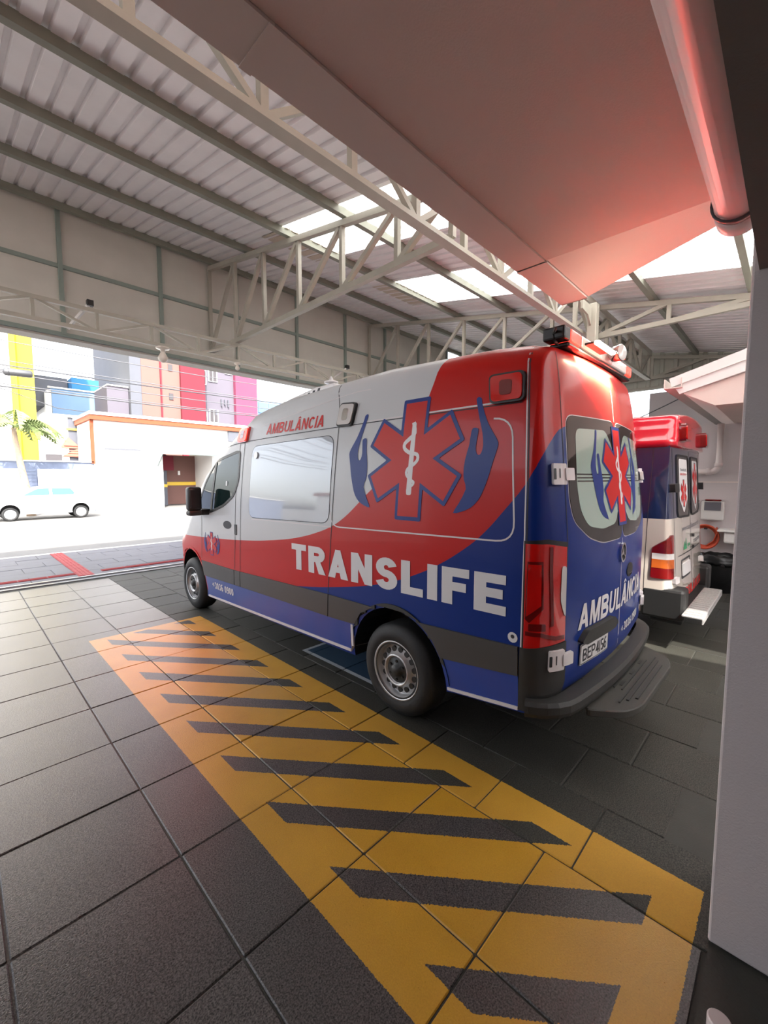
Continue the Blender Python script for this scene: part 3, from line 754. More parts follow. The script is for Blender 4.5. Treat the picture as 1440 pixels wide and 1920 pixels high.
ys = [1.04 + (6.05 - 1.04) * k / 44 for k in range(45)]
yd = lambda x, z: 0.09 * x * x + 0.12 * max(0, z - 1.4)
body_bm = shell(ys, prof1, (0.78, 0.22, yd), (0.5, 0.52, lambda x, z: -0.16 * x * x - 0.10 * max(0, z - 0.75)), XC)
HF, HR, HZ = 5.71, 2.015, 0.335
cuts = []
for hy in (HF, HR):
    for s in (-1, 1): cuts.append(((XC + s * 1.3, hy, HZ + 0.02), (XC + s * 0.62, hy, HZ + 0.02), 0.45))
body_bm = cut(body_bm, cuts)
bvh1 = BVHTree.FromBMesh(body_bm)
def livery1():
    m = bpy.data.materials.new('ambulance_livery'); m.use_nodes = True; n = N(m); t = m.node_tree; b = t.nodes['Principled BSDF']
    tc = t.nodes.new('ShaderNodeTexCoord'); s = t.nodes.new('ShaderNodeSeparateXYZ'); t.links.new(tc.outputs['Object'], s.inputs[0])
    y, z = n.math('ADD', s.outputs[1], 3.4), s.outputs[2]
    f1 = n.curve(y, [(0, 3.0), (1.5, 2.98), (1.70, 2.66), (1.74, 2.52), (1.81, 2.28), (1.87, 2.13), (2.04, 1.92), (2.15, 1.77), (2.36, 1.59), (2.6, 1.41), (2.74, 1.34), (2.88, 1.29), (3.19, 1.21), (3.55, 1.15), (4.3, 1.07), (5.13, 1.02), (5.89, 0.98), (7, 0.95)], 7, 3)
    f2 = n.curve(y, [(0, 2.10), (0.84, 2.10), (0.90, 2.09), (1.0, 1.83), (1.06, 1.71), (1.16, 1.58), (1.32, 1.40), (1.43, 1.31), (1.63, 1.18), (1.81, 1.09), (2.01, 1.01), (2.28, 0.93), (2.6, 0.86), (3.2, 0.76), (3.87, 0.70), (4.3, 0.5), (7, 0.3)], 7, 3)
    fr = t.nodes.new('ShaderNodeFresnel')
    nz = n.noise(tc.outputs['Object'], 2.0, 3)
    red = n.mix(nz, (RED[0] * .96, RED[1], RED[2]), (RED[0] * 1.04, RED[1] * 1.1, RED[2]))
    c = n.mix(n.gt(z, f2), BLUE, red); c = n.mix(n.gt(z, f1), c, WHITE)
    # rear doors and the rear corner: red above the window line, blue below
    t.links.new(c, b.inputs['Base Color'])
    b.inputs['Roughness'].default_value = 0.3; b.inputs['Specular IOR Level'].default_value = 0.22; b.inputs['Coat Weight'].default_value = 0.15; b.inputs['Coat Roughness'].default_value = 0.06
    return m
A1 = thing('ambulance', 'large ambulance van in white, red and blue parked nearest the yellow hatching', 'ambulance', (XC, 3.4, 0))
body1 = obj('body', body_bm, [livery1(), M['black']], A1)
def hit(bvh, o, d):
    o, d = Vector(o), Vector(d).normalized(); r = bvh.ray_cast(o, d)
    if r[0] is None:
        r = bvh.find_nearest(o + d * 4.0)
    return r[0], d
side1 = lambda u, v: hit(bvh1, (XC - 4, -u, v), (1, 0, 0))       # u = -y (so text reads from the left side)
rear1 = lambda u, v: hit(bvh1, (u, -3, v), (0, 1, 0))
front1 = lambda u, v: hit(bvh1, (XC - u, 10, v), (0, -1, 0))
def corner1(u, v):  # u = angle in radians about a vertical axis inside the rear left corner
    c = Vector((2.62, 1.30, v)); d = Vector((-math.cos(u), -math.sin(u), 0)); return hit(bvh1, c + d * 3, -d)
S = lambda pts: [(-a, b) for a, b in pts]
def deco(name, polys, f, m, off=0.002, th=0.0, par=None, step=0.1): return conform(name, fill2d(polys), f, m, par or A1, off, th, step)
# lower blue sills, cladding
deco('sill_panel', [S([(5.26, .52), (4.45, .54), (2.78, .575), (2.45, .585), (2.46, .355), (4.51, .285), (5.21, .275)])], side1, M['sill_blue'], -0.006, 0.012)
deco('sill_panel', [S([(1.60, .57), (1.06, .63), (1.06, .43), (1.55, .37)])], side1, M['sill_blue'], -0.006, 0.012)
deco('sill_edge', [S([(5.21, .288), (2.46, .368), (2.46, .345), (5.21, .265)])], side1, M['line'], -0.004, 0.018)
deco('sill_edge', [S([(1.55, .385), (1.06, .445), (1.06, .425), (1.55, .365)])], side1, M['line'], -0.004, 0.018)
deco('sill_edge', [stroke(S([(2.475, .36), (2.47, .58)]), 0.025)[0]], side1, M['line'], -0.004, 0.018)
deco('cladding', [S([(5.33, .71), (4.455, .715), (4.465, .545), (5.28, .525)])], side1, M['cladding'], -0.006, 0.02)
deco('cladding', [S([(4.445, .715), (4.32, .72), (4.33, .55), (4.455, .545)])], side1, M['cladding'], -0.006, 0.02)
deco('cladding', [S([(4.31, .72), (2.76, .77), (2.78, .575), (4.32, .55)])], side1, M['cladding'], -0.006, 0.02)
deco('cladding', [S([(2.75, .77), (2.22, .775), (2.36, .70), (2.44, .59), (2.77, .575)])], side1, M['cladding'], -0.006, 0.02)
deco('cladding', [S([(1.78, .765), (1.06, .80), (1.06, .63), (1.60, .57), (1.67, .68)])], side1, M['cladding'], -0.006, 0.02)
arc = [(HR + 0.465 * math.cos(a), HZ + .02 + 0.465 * math.sin(a)) for a in [math.radians(5 + 170 * k / 24) for k in range(25)]]
deco('wheel_arch_trim', stroke(S(arc), 0.035), side1, M['bumper'], -0.006, 0.018)
arc = [(HF + 0.465 * math.cos(a), HZ + .02 + 0.465 * math.sin(a)) for a in [math.radians(38 + 136 * k / 24) for k in range(25)]]
deco('wheel_arch_trim', [stroke(S(arc), 0.04)[0]], side1, M['red'], -0.006, 0.012)
# panels and seams; pale crease and recess lines are painted highlights
for nm, pts, wd_, mm in (
    ('panel_seam', [(2.86, 2.62), (2.74, 2.30), (2.72, 2.0), (2.72, 1.34), (2.77, .78)], 0.008, 'seam'),
    ('panel_seam', [(4.30, 2.13), (4.29, 1.6), (4.29, 1.15), (4.32, .73)], 0.008, 'seam'),
    ('panel_seam', [(4.40, 2.12), (4.41, 1.6), (4.41, 1.14), (4.45, .73)], 0.008, 'seam'),
    ('panel_seam', [(5.30, 1.25), (5.31, 1.0), (5.34, .73)], 0.007, 'seam'),
    ('panel_seam', [(1.13, 2.54), (1.09, 2.15), (1.045, 1.44), (1.05, .45)], 0.008, 'line'),
    ('panel_seam', [(1.118, 2.54), (1.078, 2.15), (1.033, 1.44), (1.038, .45)], 0.007, 'seam'),
    ('painted_crease', [(5.0, 2.02), (4.7, 2.10), (4.2, 2.14), (2.72, 2.165), (1.12, 2.17)], 0.007, 'seam'),
    ('painted_crease', [(2.4, 2.178), (1.12, 2.185)], 0.011, 'line'),  # pale strips painted as highlights along the body creases
    ('painted_crease', [(4.0, 2.28), (2.75, 2.42), (2.4, 2.43)], 0.006, 'line'),
    ('painted_crease', [(4.05, 1.318), (3.4, 1.332), (2.73, 1.34)], 0.009, 'line')):
    deco(nm, [stroke(S(smoothline(pts, 3)), wd_)[0]], side1, M[mm], 0.0022)
panel_out = rpoly(S([(2.76, 2.115), (1.17, 2.09), (1.10, 1.385), (2.74, 1.345)]), 0.12, 6)
deco('window_recess_line', [stroke(panel_out[7:] , 0.010)[0]], side1, M['line'], 0.0024)  # pale outline painted as the highlight on the recess edge
wp = rpoly(S([(4.12, 2.075), (2.77, 2.10), (2.76, 1.37), (4.10, 1.335)]), 0.10, 6)
deco('window_panel', [wp], side1, M['white_gloss'], -0.003, 0.006)
deco('window_recess_line', stroke(wp, 0.012, True), side1, M['seam'], 0.0015)
deco('fuel_cap', [[(-4.02 + .035 * math.cos(a), 1.98 + .035 * math.sin(a)) for a in [2 * PI * k / 20 for k in range(20)]]], side1, M['rim'], -0.002, 0.018)
# emblem ------------------------------------------------------------
HAND = [(0.493, 0.364), (0.513, 0.353), (0.522, 0.319), (0.549, 0.252), (0.583, 0.185), (0.624, 0.126), (0.653, 0.078), (0.65, 0.039), (0.631, -0.03), (0.612, -0.107), (0.583, -0.194), (0.552, -0.258), (0.501, -0.308), (0.436, -0.336), (0.376, -0.347), (0.413, -0.287), (0.458, -0.196), (0.439, -0.139), (0.433, -0.09), (0.437, -0.016), (0.457, 0.073), (0.466, 0.162), (0.484, 0.177), (0.508, 0.171), (0.514, 0.151), (0.505, 0.063), (0.514, 0.022), (0.529, 0.009), (0.546, 0.021), (0.555, 0.068), (0.543, 0.14), (0.516, 0.223), (0.482, 0.332), (0.48, 0.357)]
SNAKE = [(-0.005, 0.255), (0.013, 0.18), (-0.025, 0.146), (-0.07, 0.111), (-0.065, 0.074), (-0.013, 0.044), (0.048, 0.032), (0.058, -0.004), (0.021, -0.04), (-0.024, -0.066), (-0.032, -0.103), (0.007, -0.14), (0.039, -0.158), (0.023, -0.181), (-0.011, -0.199), (-0.015, -0.223)]
def star(w_, L):
    P = []
    for k in range(6):
        a = PI / 3 * k; ca, sa = math.cos(a), math.sin(a)
        for x, y in ((-w_ / 2, L), (w_ / 2, L)): P.append((x * ca + y * sa, -x * sa + y * ca))
        b = a + PI / 6; P.append((w_ * math.sin(b), w_ * math.cos(b)))
    return P
def emblem(f, cu, cv, sc, par, off=0.003, hands=True, su=1.0, mb='blue', step=0.1):
    T = lambda pts: [(cu + a * sc * su, cv + b * sc) for a, b in pts]
    if hands:
        deco('emblem_hand', [T(smoothline(HAND + [HAND[0]], 2)[:-1])], f, M[mb], off, 0, par, step)
        deco('emblem_hand', [T([(-a, b) for a, b in smoothline(HAND + [HAND[0]], 2)[:-1]][::-1])], f, M[mb], off, 0, par, step)
    deco('emblem_outline', [T(rpoly(star(0.235, 0.42), 0.012, 2))], f, M[mb], off + 0.0006, 0, par, step)
    deco('emblem_star', [T(star(0.185, 0.393))], f, M['red'], off + 0.0012, 0, par, step)
    deco('emblem_rod', [T(rpoly(stroke([(0.003, 0.255), (0.0, -0.245)], [0.036, 0.046])[0], 0.015, 3))], f, M['white'], off + 0.0018, 0, par, step)
    sn = smoothline(SNAKE, 3); n_ = len(sn)
    deco('emblem_snake', [T(stroke(sn, [0.032 - 0.016 * i / n_ for i in range(n_)])[0])], f, M['white'], off + 0.0024, 0, par, step)
emblem(side1, -1.9, 1.872, 1.0, A1)
emblem(side1, -5.02, 0.955, 0.34, A1)
# lettering -----------------------------------------------------------
def letters(name, s, w_, h, u0, v0, f, m, par, bold=0.035, slant=0.0, tilt=0.0, off=0.003, step=0.1, block=0.0):
    bm = block2d(s, w_, h, block, slant) if block else text2d(s, w_, h, bold, slant)
    for v in bm.verts: v.co = (u0 + v.co.x, v0 + v.co.y + tilt * v.co.x, v.co.z)
    return conform(name, bm, f, m, par, off, 0, step)
letters('lettering', 'TRANSLIFE', 2.16, 0.235, -3.30, 0.912, side1, M['white'], A1, tilt=0.020, block=.235)
letters('lettering', 'AMBULÂNCIA', 0.94, 0.105, -3.88, 2.185, side1, M['red'], A1, slant=0.15, block=.17)
letters('lettering', '45', 0.055, 0.045, -5.07, 0.425, side1, M['white'], A1, 0.02, off=.009)
letters('lettering', '3036 0900', 0.48, 0.085, -5.0, 0.400, side1, M['white'], A1, block=.19, off=.009)
deco('sticker', [[(-1.095 + .03 * math.cos(a), 0.845 + .03 * math.sin(a)) for a in [2 * PI * k / 16 for k in range(16)]]], side1, M['white'], 0.003)
deco('sticker_mark', [[(-1.095 + .012 * math.cos(a), 0.85 + .012 * math.sin(a)) for a in [2 * PI * k / 10 for k in range(10)]]], side1, M['seam'], 0.0036)
# front door window, mirror, handle
win = rpoly(S([(4.97, 1.945), (4.46, 2.035), (4.385, 2.03), (4.37, 1.72), (4.46, 1.55), (4.70, 1.43), (5.02, 1.345), (5.40, 1.30), (5.42, 1.36), (5.22, 1.68)]), 0.06, 4)
gl = deco('door_window', [win], side1, M['glass'], -0.002, 0.005)
deco('window_seal', stroke(win, 0.03, True), side1, M['black'], -0.002, 0.008, gl)
deco('window_divider', [stroke(S([(4.95, 1.93), (5.02, 1.36)]), 0.045)[0]], side1, M['black'], -0.002, 0.010, gl)
deco('window_sticker', [rrect(-4.66, 1.66, -4.62, 1.71, .01)], side1, M['white'], 0.0075, 0, gl)
deco('door_seam', [stroke(S(smoothline([(5.30, 1.24), (5.36, 1.75), (5.0, 2.0), (4.7, 2.10), (4.42, 2.13)], 4)), 0.007)[0]], side1, M['seam'])
t_ = B(); bev(box(t_, 1.93, 2.09, 5.06, 5.17, 1.36, 1.64), 0.03, 3)
mir = obj('wing_mirror', t_, M['black'], A1, True)
obj('mirror_glass', box(B(), 1.955, 2.065, 5.053, 5.0605, 1.40, 1.60), M['black'], mir)
obj('mirror_base', bev(box(B(), 1.935, 2.09, 5.06, 5.18, 1.30, 1.362), 0.02, 2), M['bumper'], mir)
obj('mirror_arm', bev(box(B(), 2.08, 2.30, 5.08, 5.30, 1.30, 1.37), 0.02, 2), M['black'], mir)
hd = deco('door_handle', [[(-4.60 + .10 * math.cos(a), 1.215 + .045 * math.sin(a)) for a in [2 * PI * k / 20 for k in range(20)]]], side1, M['seam'], -0.001, 0.004)
deco('grip', [rrect(-4.68, 1.205, -4.47, 1.24, 0.017)], side1, M['chrome'], -0.022, 0.012, hd)
deco('slider_rail', [rrect(-4.42, 1.12, -4.37, 1.235, 0.01)], side1, M['black'], -0.003, 0.01)
# lamps on the side
def side_lamp(pts, frame, lens, nm):
    o = deco(nm, [rpoly(S(pts), 0.035, 4)], side1, M[frame], -0.004, 0.03)
    c = (sum(p[0] for p in pts) / 4, sum(p[1] for p in pts) / 4)
    deco('lens', [rpoly(S([(c[0] + (a - c[0]) * .88, c[1] + (b - c[1]) * .86) for a, b in pts]), 0.03, 4)], side1, M[lens], 0.026, 0.008, o)
    deco('lens_core', [rpoly(S([(c[0] + (a - c[0]) * .35, c[1] + (b - c[1]) * .5) for a, b in pts]), 0.02, 4)], side1, M['lens_dark' if 'red' in lens else 'chrome'], 0.034, 0.003, o)
    return o
side_lamp([(1.345, 2.355), (1.115, 2.35), (1.10, 2.175), (1.315, 2.175)], 'black', 'lens_red', 'warning_lamp')
side_lamp([(2.715, 2.36), (2.52, 2.345), (2.545, 2.16), (2.735, 2.165)], 'black', 'lens_clear', 'scene_lamp')
side_lamp([(4.43, 2.30), (4.215, 2.30), (4.235, 2.135), (4.44, 2.13)], 'lens_red', 'lamp_red_on', 'warning_lamp')
# front of the van: windscreen, bonnet line, grille, headlamps, bumper
deco('windscreen', [rpoly([(-.80, 1.18), (.80, 1.18), (.66, 1.98), (-.66, 1.98)], 0.08)], front1, M['glass'], -0.001, 0.004)
deco('grille', [rpoly([(-.42, .72), (.42, .72), (.5, .98), (-.5, .98)], 0.04)], front1, M['black'], -0.001, 0.012)
for s in (-1, 1): deco('headlamp', [rpoly([(s * .50, .80), (s * .82, .86), (s * .80, 1.0), (s * .55, .98)][::s], 0.04)], front1, M['lens_clear'], -0.001, 0.01)
deco('front_bumper', [rpoly([(-.93, .32), (.93, .32), (.93, .56), (-.93, .56)], 0.05)], front1, M['bumper'], -0.001, 0.025)
# wheels
def wheel(par, x, y, z, R, rimr, wdt, sgn, cap='bumper'):
    """sgn: outward x direction"""
    a = (sgn, 0, 0); o0 = (x, y, z)
    k = rimr / 0.215
    bm = B(); lathe(bm, [(0.0, rimr * .9), (0.0, rimr), (0.012, rimr + .02), (0.012, R - .06), (-.012, R - .015), (-.04, R), (-wdt + .04, R), (-wdt + .012, R - .015), (-wdt, R - .06), (-wdt, rimr)], o0, a, 48)
    w_ = obj('wheel', bm, M['rubber'], par, True)
    bm = B(); lathe(bm, [(-.10, rimr * .98), (-.01, rimr * .97), (.006, rimr + .004), (.002, rimr - .008), (-.02, rimr - .02), (-.05, rimr - .028), (-.055, .182 * k), (-.050, .176 * k), (-.026, .125 * k), (-.005, .118 * k), (.004, .110 * k), (-.004, .100 * k), (-.02, .095 * k), (-.022, 0)], o0, a, 48)
    obj('rim', bm, M['rim'], w_, True)
    bm = B(); lathe(bm, [(-.019, .097 * k), (-.012, .09 * k), (-.010, .045 * k), (.012, .04 * k), (.014, 0)], o0, a, 32); obj('hub_cap', bm, M[cap], w_, True)
    first = None
    for i in range(15):
        an = 2 * PI * i / 15; rr = .150 * k
        c = Vector((x - sgn * 0.046, y + rr * math.cos(an), z + rr * math.sin(an)))
        if first is None:
            bm = B(); lathe(bm, [(0, .021 * k), (.017, .021 * k), (.017, 0)], (0, 0, 0), a, 10); me = bpy.data.meshes.new('vent_hole'); bm.to_mesh(me); bm.free(); me.materials.append(M['black']); first = me
        h = bpy.data.objects.new('vent_hole', first); C.objects.link(h); h.parent = w_; h.location = c - LOC[w_]
    for i in range(6):
        an = 2 * PI * (i + .5) / 6; c = Vector((x - sgn * 0.012, y + .068 * k * math.cos(an), z + .068 * k * math.sin(an)))
        if i == 0:
            bm = B(); lathe(bm, [(0, .010), (.012, .009), (.012, 0)], (0, 0, 0), a, 6); nm_ = bpy.data.meshes.new('wheel_nut'); bm.to_mesh(nm_); bm.free(); nm_.materials.append(M['black'])
        h = bpy.data.objects.new('wheel_nut', nm_); C.objects.link(h); h.parent = w_; h.location = c - LOC[w_]
    return w_
for hy in (HF, HR):
    wheel(A1, XC - .975, hy, HZ + .006, 0.342, 0.215, 0.22, -1); wheel(A1, XC + .975, hy, HZ + .006, 0.342, 0.215, 0.22, 1)
obj('chassis', box(B(), XC - .55, XC + .55, 1.3, 6.1, 0.24, 0.5), M['black'], A1)
# rear corner: tail lamp, black lower corner, bumper
cq = lambda P: [(0.535 + (a - 0.27) * 0.70, b) for a, b in P]
tl = conform('tail_lamp', fill2d([cq([(0.27, 1.385), (0.27, .80), (0.95, .835), (0.93, 1.365), (.6, 1.385)])]), corner1, M['lens_red'], A1, -0.004, 0.012, 0.06)
conform('lamp_outline', fill2d([cq([(0.25, 1.40), (0.25, .785), (0.97, .815), (0.955, 1.39), (.6, 1.41)])]), corner1, M['black'], tl, -0.003, 0.006, 0.06)
conform('lens_panel', fill2d([cq([(0.30, 1.29), (0.28, .97), (.34, .95), (0.54, 1.03), (.52, 1.29)])]), corner1, M['lens_dark'], tl, 0.009, 0.003, 0.06)
conform('lens_panel', fill2d([cq([(0.31, 1.275), (0.295, .985), (.50, 1.05), (.49, 1.275)])]), corner1, M['lens_red'], tl, 0.0122, 0.004, 0.06)
conform('lens_rib', fill2d([cq(stroke([(.64, 1.37), (.64, 1.25), (.675, 1.0), (.68, .93)], 0.05)[0])]), corner1, M['lens_dark'], tl, 0.009, 0.005, 0.06)
conform('lens_rib', fill2d([cq(stroke([(.29, .89), (.5, .885), (.75, .86), (.92, .86)], 0.022)[0])]), corner1, M['lens_dark'], tl, 0.009, 0.005, 0.06)
conform('lens_rib', fill2d([cq(rrect(.33, .905, .58, .945, .01))]), corner1, M['lens_dark'], tl, 0.009, 0.003, 0.06)
conform('reverse_lens', fill2d([cq(rpoly([(.83, 1.26), (.925, 1.26), (.935, .97), (.885, 1.0), (.82, 1.07)], 0.03))]), corner1, M['lens_clear'], tl, 0.009, 0.004, 0.06)
conform('rear_corner_panel', fill2d([[(0.50, .80), (0.50, .43), (1.03, .43), (1.03, .83)]]), corner1, M['bumper'], A1, -0.006, 0.018, 0.06)
conform('corner_reflector', fill2d([rrect(.80, .44, 1.02, .475, .01)]), corner1, M['lens_dark'], A1, 0.012, 0.01, 0.06)
for u in (1.02,): conform('door_gap', fill2d([stroke([(u, .5), (u, 2.5)], 0.012)[0]]), corner1, M['seam'], A1, 0.002, 0, 0.06)
# bumper bar and step
bm = B(); pts = []
for k in range(29):
    x = XC - 1.0 * math.cos(PI * k / 28); q = (x - XC) * 0.985; e_ = max(0, (abs(q) - .78) / .22); pts.append((x, 0.785 + 0.09 * q * q + 0.22 * (1 - math.sqrt(max(0, 1 - e_ * e_))), 0.475))
rg = []
for k, p in enumerate(pts):
    a, b = Vector(pts[max(k - 1, 0)]), Vector(pts[min(k + 1, len(pts) - 1)]); d = (b - a).normalized(); nn = Vector((-d.y, d.x, 0)); p = Vector(p)
    rg.append([bm.verts.new(p + nn * u + Vector((0, 0, v))) for u, v in ((-.035, -.045), (-.045, -.02), (-.045, .02), (-.03, .04), (.05, .045), (.05, -.045))])
for a, b in zip(rg, rg[1:]):
    for k in range(6): bm.faces.new((a[k], a[(k + 1) % 6], b[(k + 1) % 6], b[k]))
bm.faces.new(rg[0]); bm.faces.new(rg[-1][::-1]); bmesh.ops.recalc_face_normals(bm, faces=bm.faces)
obj('rear_bumper', bm, M['bumper'], A1)
st_out = rpoly([(2.46, .80), (2.60, .615), (2.74, .565), (3.50, .555), (3.66, .61), (3.78, .80)], 0.06, 4)
bm = B(); prism(bm, [(x, y, 0.375) for x, y in st_out], (0, 0, 0.045)); bev(bm, 0.006)
stp = obj('rear_step', bm, M['step'], A1)
for a, b, c, d in ((2.80, 3.44, .60, .615), (2.74, 3.50, .635, .65), (2.68, 3.56, .665, .675), (2.86, 3.46, .70, .708), (2.86, 3.46, .745, .753)):
    obj('tread_rib', box(B(), a, b, c, d, 0.42, 0.427), M['bumper'], stp)
for k in range(3): obj('tread_slot', box(B(), 2.92 + .22 * k, 3.0 + .22 * k, .718, .735, 0.42, 0.4225), M['black'], stp)
# rear doors
rw = rpoly([(2.45, 2.10), (3.155, 2.12), (3.155, 1.345), (2.80, 1.345), (2.60, 1.395), (2.44, 1.50), (2.41, 1.62)], 0.07, 5)
def mirr(P): return [(2 * XC - a, b) for a, b in P][::-1]
for P, sgn in ((rw, 0), (mirr(rw), 1)):
    g_ = deco('rear_window', [P], rear1, M['tint'], -0.001, 0.005, None, 0.07)
    deco('window_edge', stroke(P, 0.012, True), rear1, M['line'], 0.0005, 0, g_, 0.07)
    pn = rpoly([(2.54, 2.03), (2.97, 2.05), (3.07, 1.95), (3.115, 1.72), (3.115, 1.56), (3.02, 1.45), (2.80, 1.43), (2.60, 1.46), (2.52, 1.55), (2.50, 1.7)], 0.05, 4)
    pn = mirr(pn) if sgn else pn
    deco('pane_film', [pn], rear1, M['film'], 0.005, 0, g_, 0.07)
    for zz in (1.765, 1.745, 1.725):
        L = [(2.51, zz), (3.115, zz)]
        if sgn: L = mirr(L)
        deco('heater_line', [stroke(L, 0.008)[0]], rear1, M['tint'], 0.0055, 0, g_, 0.07)
emblem(rear1, XC, 1.757, 0.785, A1, 0.0065, True, 0.93, step=0.07)
deco('panel_seam', [stroke([(XC, .53), (XC, 1.34)], 0.008)[0]], rear1, M['line'], 0.002)
deco('panel_seam', [stroke([(XC, 2.12), (XC, 2.5)], 0.008)[0]], rear1, M['line'], 0.002)
letters('lettering', 'AMBULÂNCIA', 1.30, 0.150, 2.50, 0.855, rear1, M['white'], A1, slant=0.12, step=0.07, block=.19)
letters('lettering', '45', 0.05, 0.035, 3.24, 0.665, rear1, M['white'], A1, 0.02)
letters('lettering', '3036 0900', 0.46, 0.062, 3.31, 0.655, rear1, M['white'], A1, step=0.07, block=.19)
hg = deco('plate_hood', [rpoly([(2.50, .79), (2.58, .845), (2.98, .845), (3.06, .79), (3.0, .765), (2.56, .765)], 0.02)], rear1, M['bumper'], -0.002, 0.035)
pl = deco('number_plate', [rrect(2.53, .635, 2.935, .762, .008)], rear1, M['white'], 0.006, 0.004)
deco('plate_border', stroke(rrect(2.536, .641, 2.929, .756, .006), 0.005, True), rear1, M['seam'], 0.0108, 0, pl)
letters('plate_text', 'BEP4I56', 0.34, 0.075, 2.562, 0.655, rear1, M['seam'], pl, off=0.0112, step=0.2, block=.16)
em = deco('star_ring', stroke([(XC + .052 * math.cos(a), 1.24 + .062 * math.sin(a)) for a in [2 * PI * k / 28 for k in range(28)]], 0.014, True), rear1, M['chrome'], 0.002, 0.012)
deco('ring_backing', [[(XC + .047 * math.cos(a), 1.24 + .057 * math.sin(a)) for a in [2 * PI * k / 28 for k in range(28)]]], rear1, M['black'], 0.003, 0, em)
P = []
for k in range(3):
    a = PI / 2 + 2 * PI * k / 3; P.append((XC + .05 * math.cos(a), 1.24 + .06 * math.sin(a))); b = a + PI / 3; P.append((XC + .010 * math.cos(b), 1.24 + .012 * math.sin(b)))
deco('ring_star', [P], rear1, M['chrome'], 0.004, 0.006, em)
hd = deco('door_handle', [[(3.40 + .085 * math.cos(a), 1.085 + .05 * math.sin(a)) for a in [2 * PI * k / 22 for k in range(22)]]], rear1, M['black'], -0.001, 0.006)
deco('grip', [rrect(3.31, 1.09, 3.47, 1.125, .015)], rear1, M['bumper'], -0.018, 0.014, hd)
deco('grip_edge', [rrect(3.36, 1.045, 3.45, 1.062, .006)], rear1, M['chrome'], 0.005, 0.003, hd)
def hinge(u, z, right=False):
    f = corner1 if not right else (lambda a, b: (lambda p, d: (Vector((2 * XC - p.x, p.y, p.z)), Vector((-d.x, d.y, d.z))))(*corner1(a, b)))
    o = conform('hinge', fill2d([rrect(u - .14, z - .058, u + .055, z + .058, .012)]), f, M['hinge'], A1, -0.003, 0.03, 0.06)
    conform('hinge_arm', fill2d([rrect(u + .03, z - .034, u + .19, z + .034, .012)]), f, M['hinge'], o, 0.012, 0.022, 0.06)
    conform('hinge_slot', fill2d([rrect(u - .135, z - .03, u - .105, z + .03, .006)]), f, M['black'], o, 0.0272, 0.002, 0.06)
    conform('hinge_slot', fill2d([rrect(u - .06, z - .022, u - .048, z + .03, .004)]), f, M['seam'], o, 0.0272, 0.002, 0.06)
for z in (1.765, .735):
    hinge(.955 if z > 1 else .93, z); hinge(.955, z, True)
# roof: light bar, round lamp, cable, roof vent
lb = thing
bx0, bx1, by = 2.46, 3.82, 1.03
LB = obj('light_bar', bev(box(B(), bx0 + .08, bx1 - .02, by - .05, by + .07, 2.505, 2.535), 0.01), M['black'], A1)
for a, b, mm, nm in ((bx0, bx0 + .10, 'black', 'bar_end'), (bx0 + .10, bx0 + .27, 'lamp_red_on', 'red_lens'), (bx0 + .27, bx0 + .62, 'lens_clear', 'clear_lens'), (bx0 + .62, bx0 + .86, 'lens_clear', 'clear_lens'), (bx0 + .86, bx1 - .14, 'lens_clear', 'clear_lens'), (bx1 - .14, bx1, 'lamp_red_on', 'red_lens')):
    obj(nm, bev(box(B(), a + .002, b - .002, by - .055, by + .075, 2.535, 2.61), 0.012, 2), M[mm], LB)
obj('added_glare_lamp', bev(box(B(), bx0 + .30, bx0 + .62, by - .145, by - .115, 2.548, 2.57), 0.004), M['glare_lamp_on'], LB)  # lit lamp added to throw glare on the rear doors
obj('lamp_bracket', box(B(), bx0 + .32, bx0 + .60, by - .115, by - .05, 2.56, 2.572), M['black'], LB)  # bracket added to carry the glare lamp
obj('cable', tube(B(), [(2.46, by, 2.575), (2.42, by - .02, 2.58), (2.39, by - .02, 2.545), (2.41, by - .02, 2.51), (2.50, by, 2.515)], 0.009, 6), M['black'], LB, True)
RL = obj('round_lamp', lathe(B(), [(-.05, 0), (-.05, .03), (-.03, .05), (.03, .056), (.036, .052)], (3.24, .92, 2.595), (-.3, -1, 0), 24), M['chrome'], A1, True)
obj('lamp_glass', lathe(B(), [(.034, .052), (.038, .03), (.039, 0)], (3.24, .92, 2.595), (-.3, -1, 0), 24), M['lens_clear'], RL, True)
bm = B(); prism(bm, [(2.60, y, z) for y, z in ((3.1, 2.50), (4.3, 2.44), (4.22, 2.53), (3.95, 2.60), (3.5, 2.655), (3.2, 2.655))], (1.14, 0, 0)); bev(bm, 0.025, 2)
rv = obj('roof_vent', bm, M['white'], A1)
for k in range(8):
    y = 3.44 + .085 * k; zt = 2.632 - .095 * k / 8
    obj('vent_slot', prism(B(), [(2.597, y, zt - .07), (2.597, y + .035, zt - .072), (2.597, y, zt), (2.597, y - .035, zt + .002)], (0.006, 0, 0)), M['seam'], rv)
rm = obj('roof_mushroom', lathe(B(), [(0, .03), (.03, .028), (.035, .07), (.05, .07), (.06, .028), (.10, .008), (.105, 0)], (2.70, 3.36, 2.65), (0, 0, 1), 16), M['white'], rv, True)
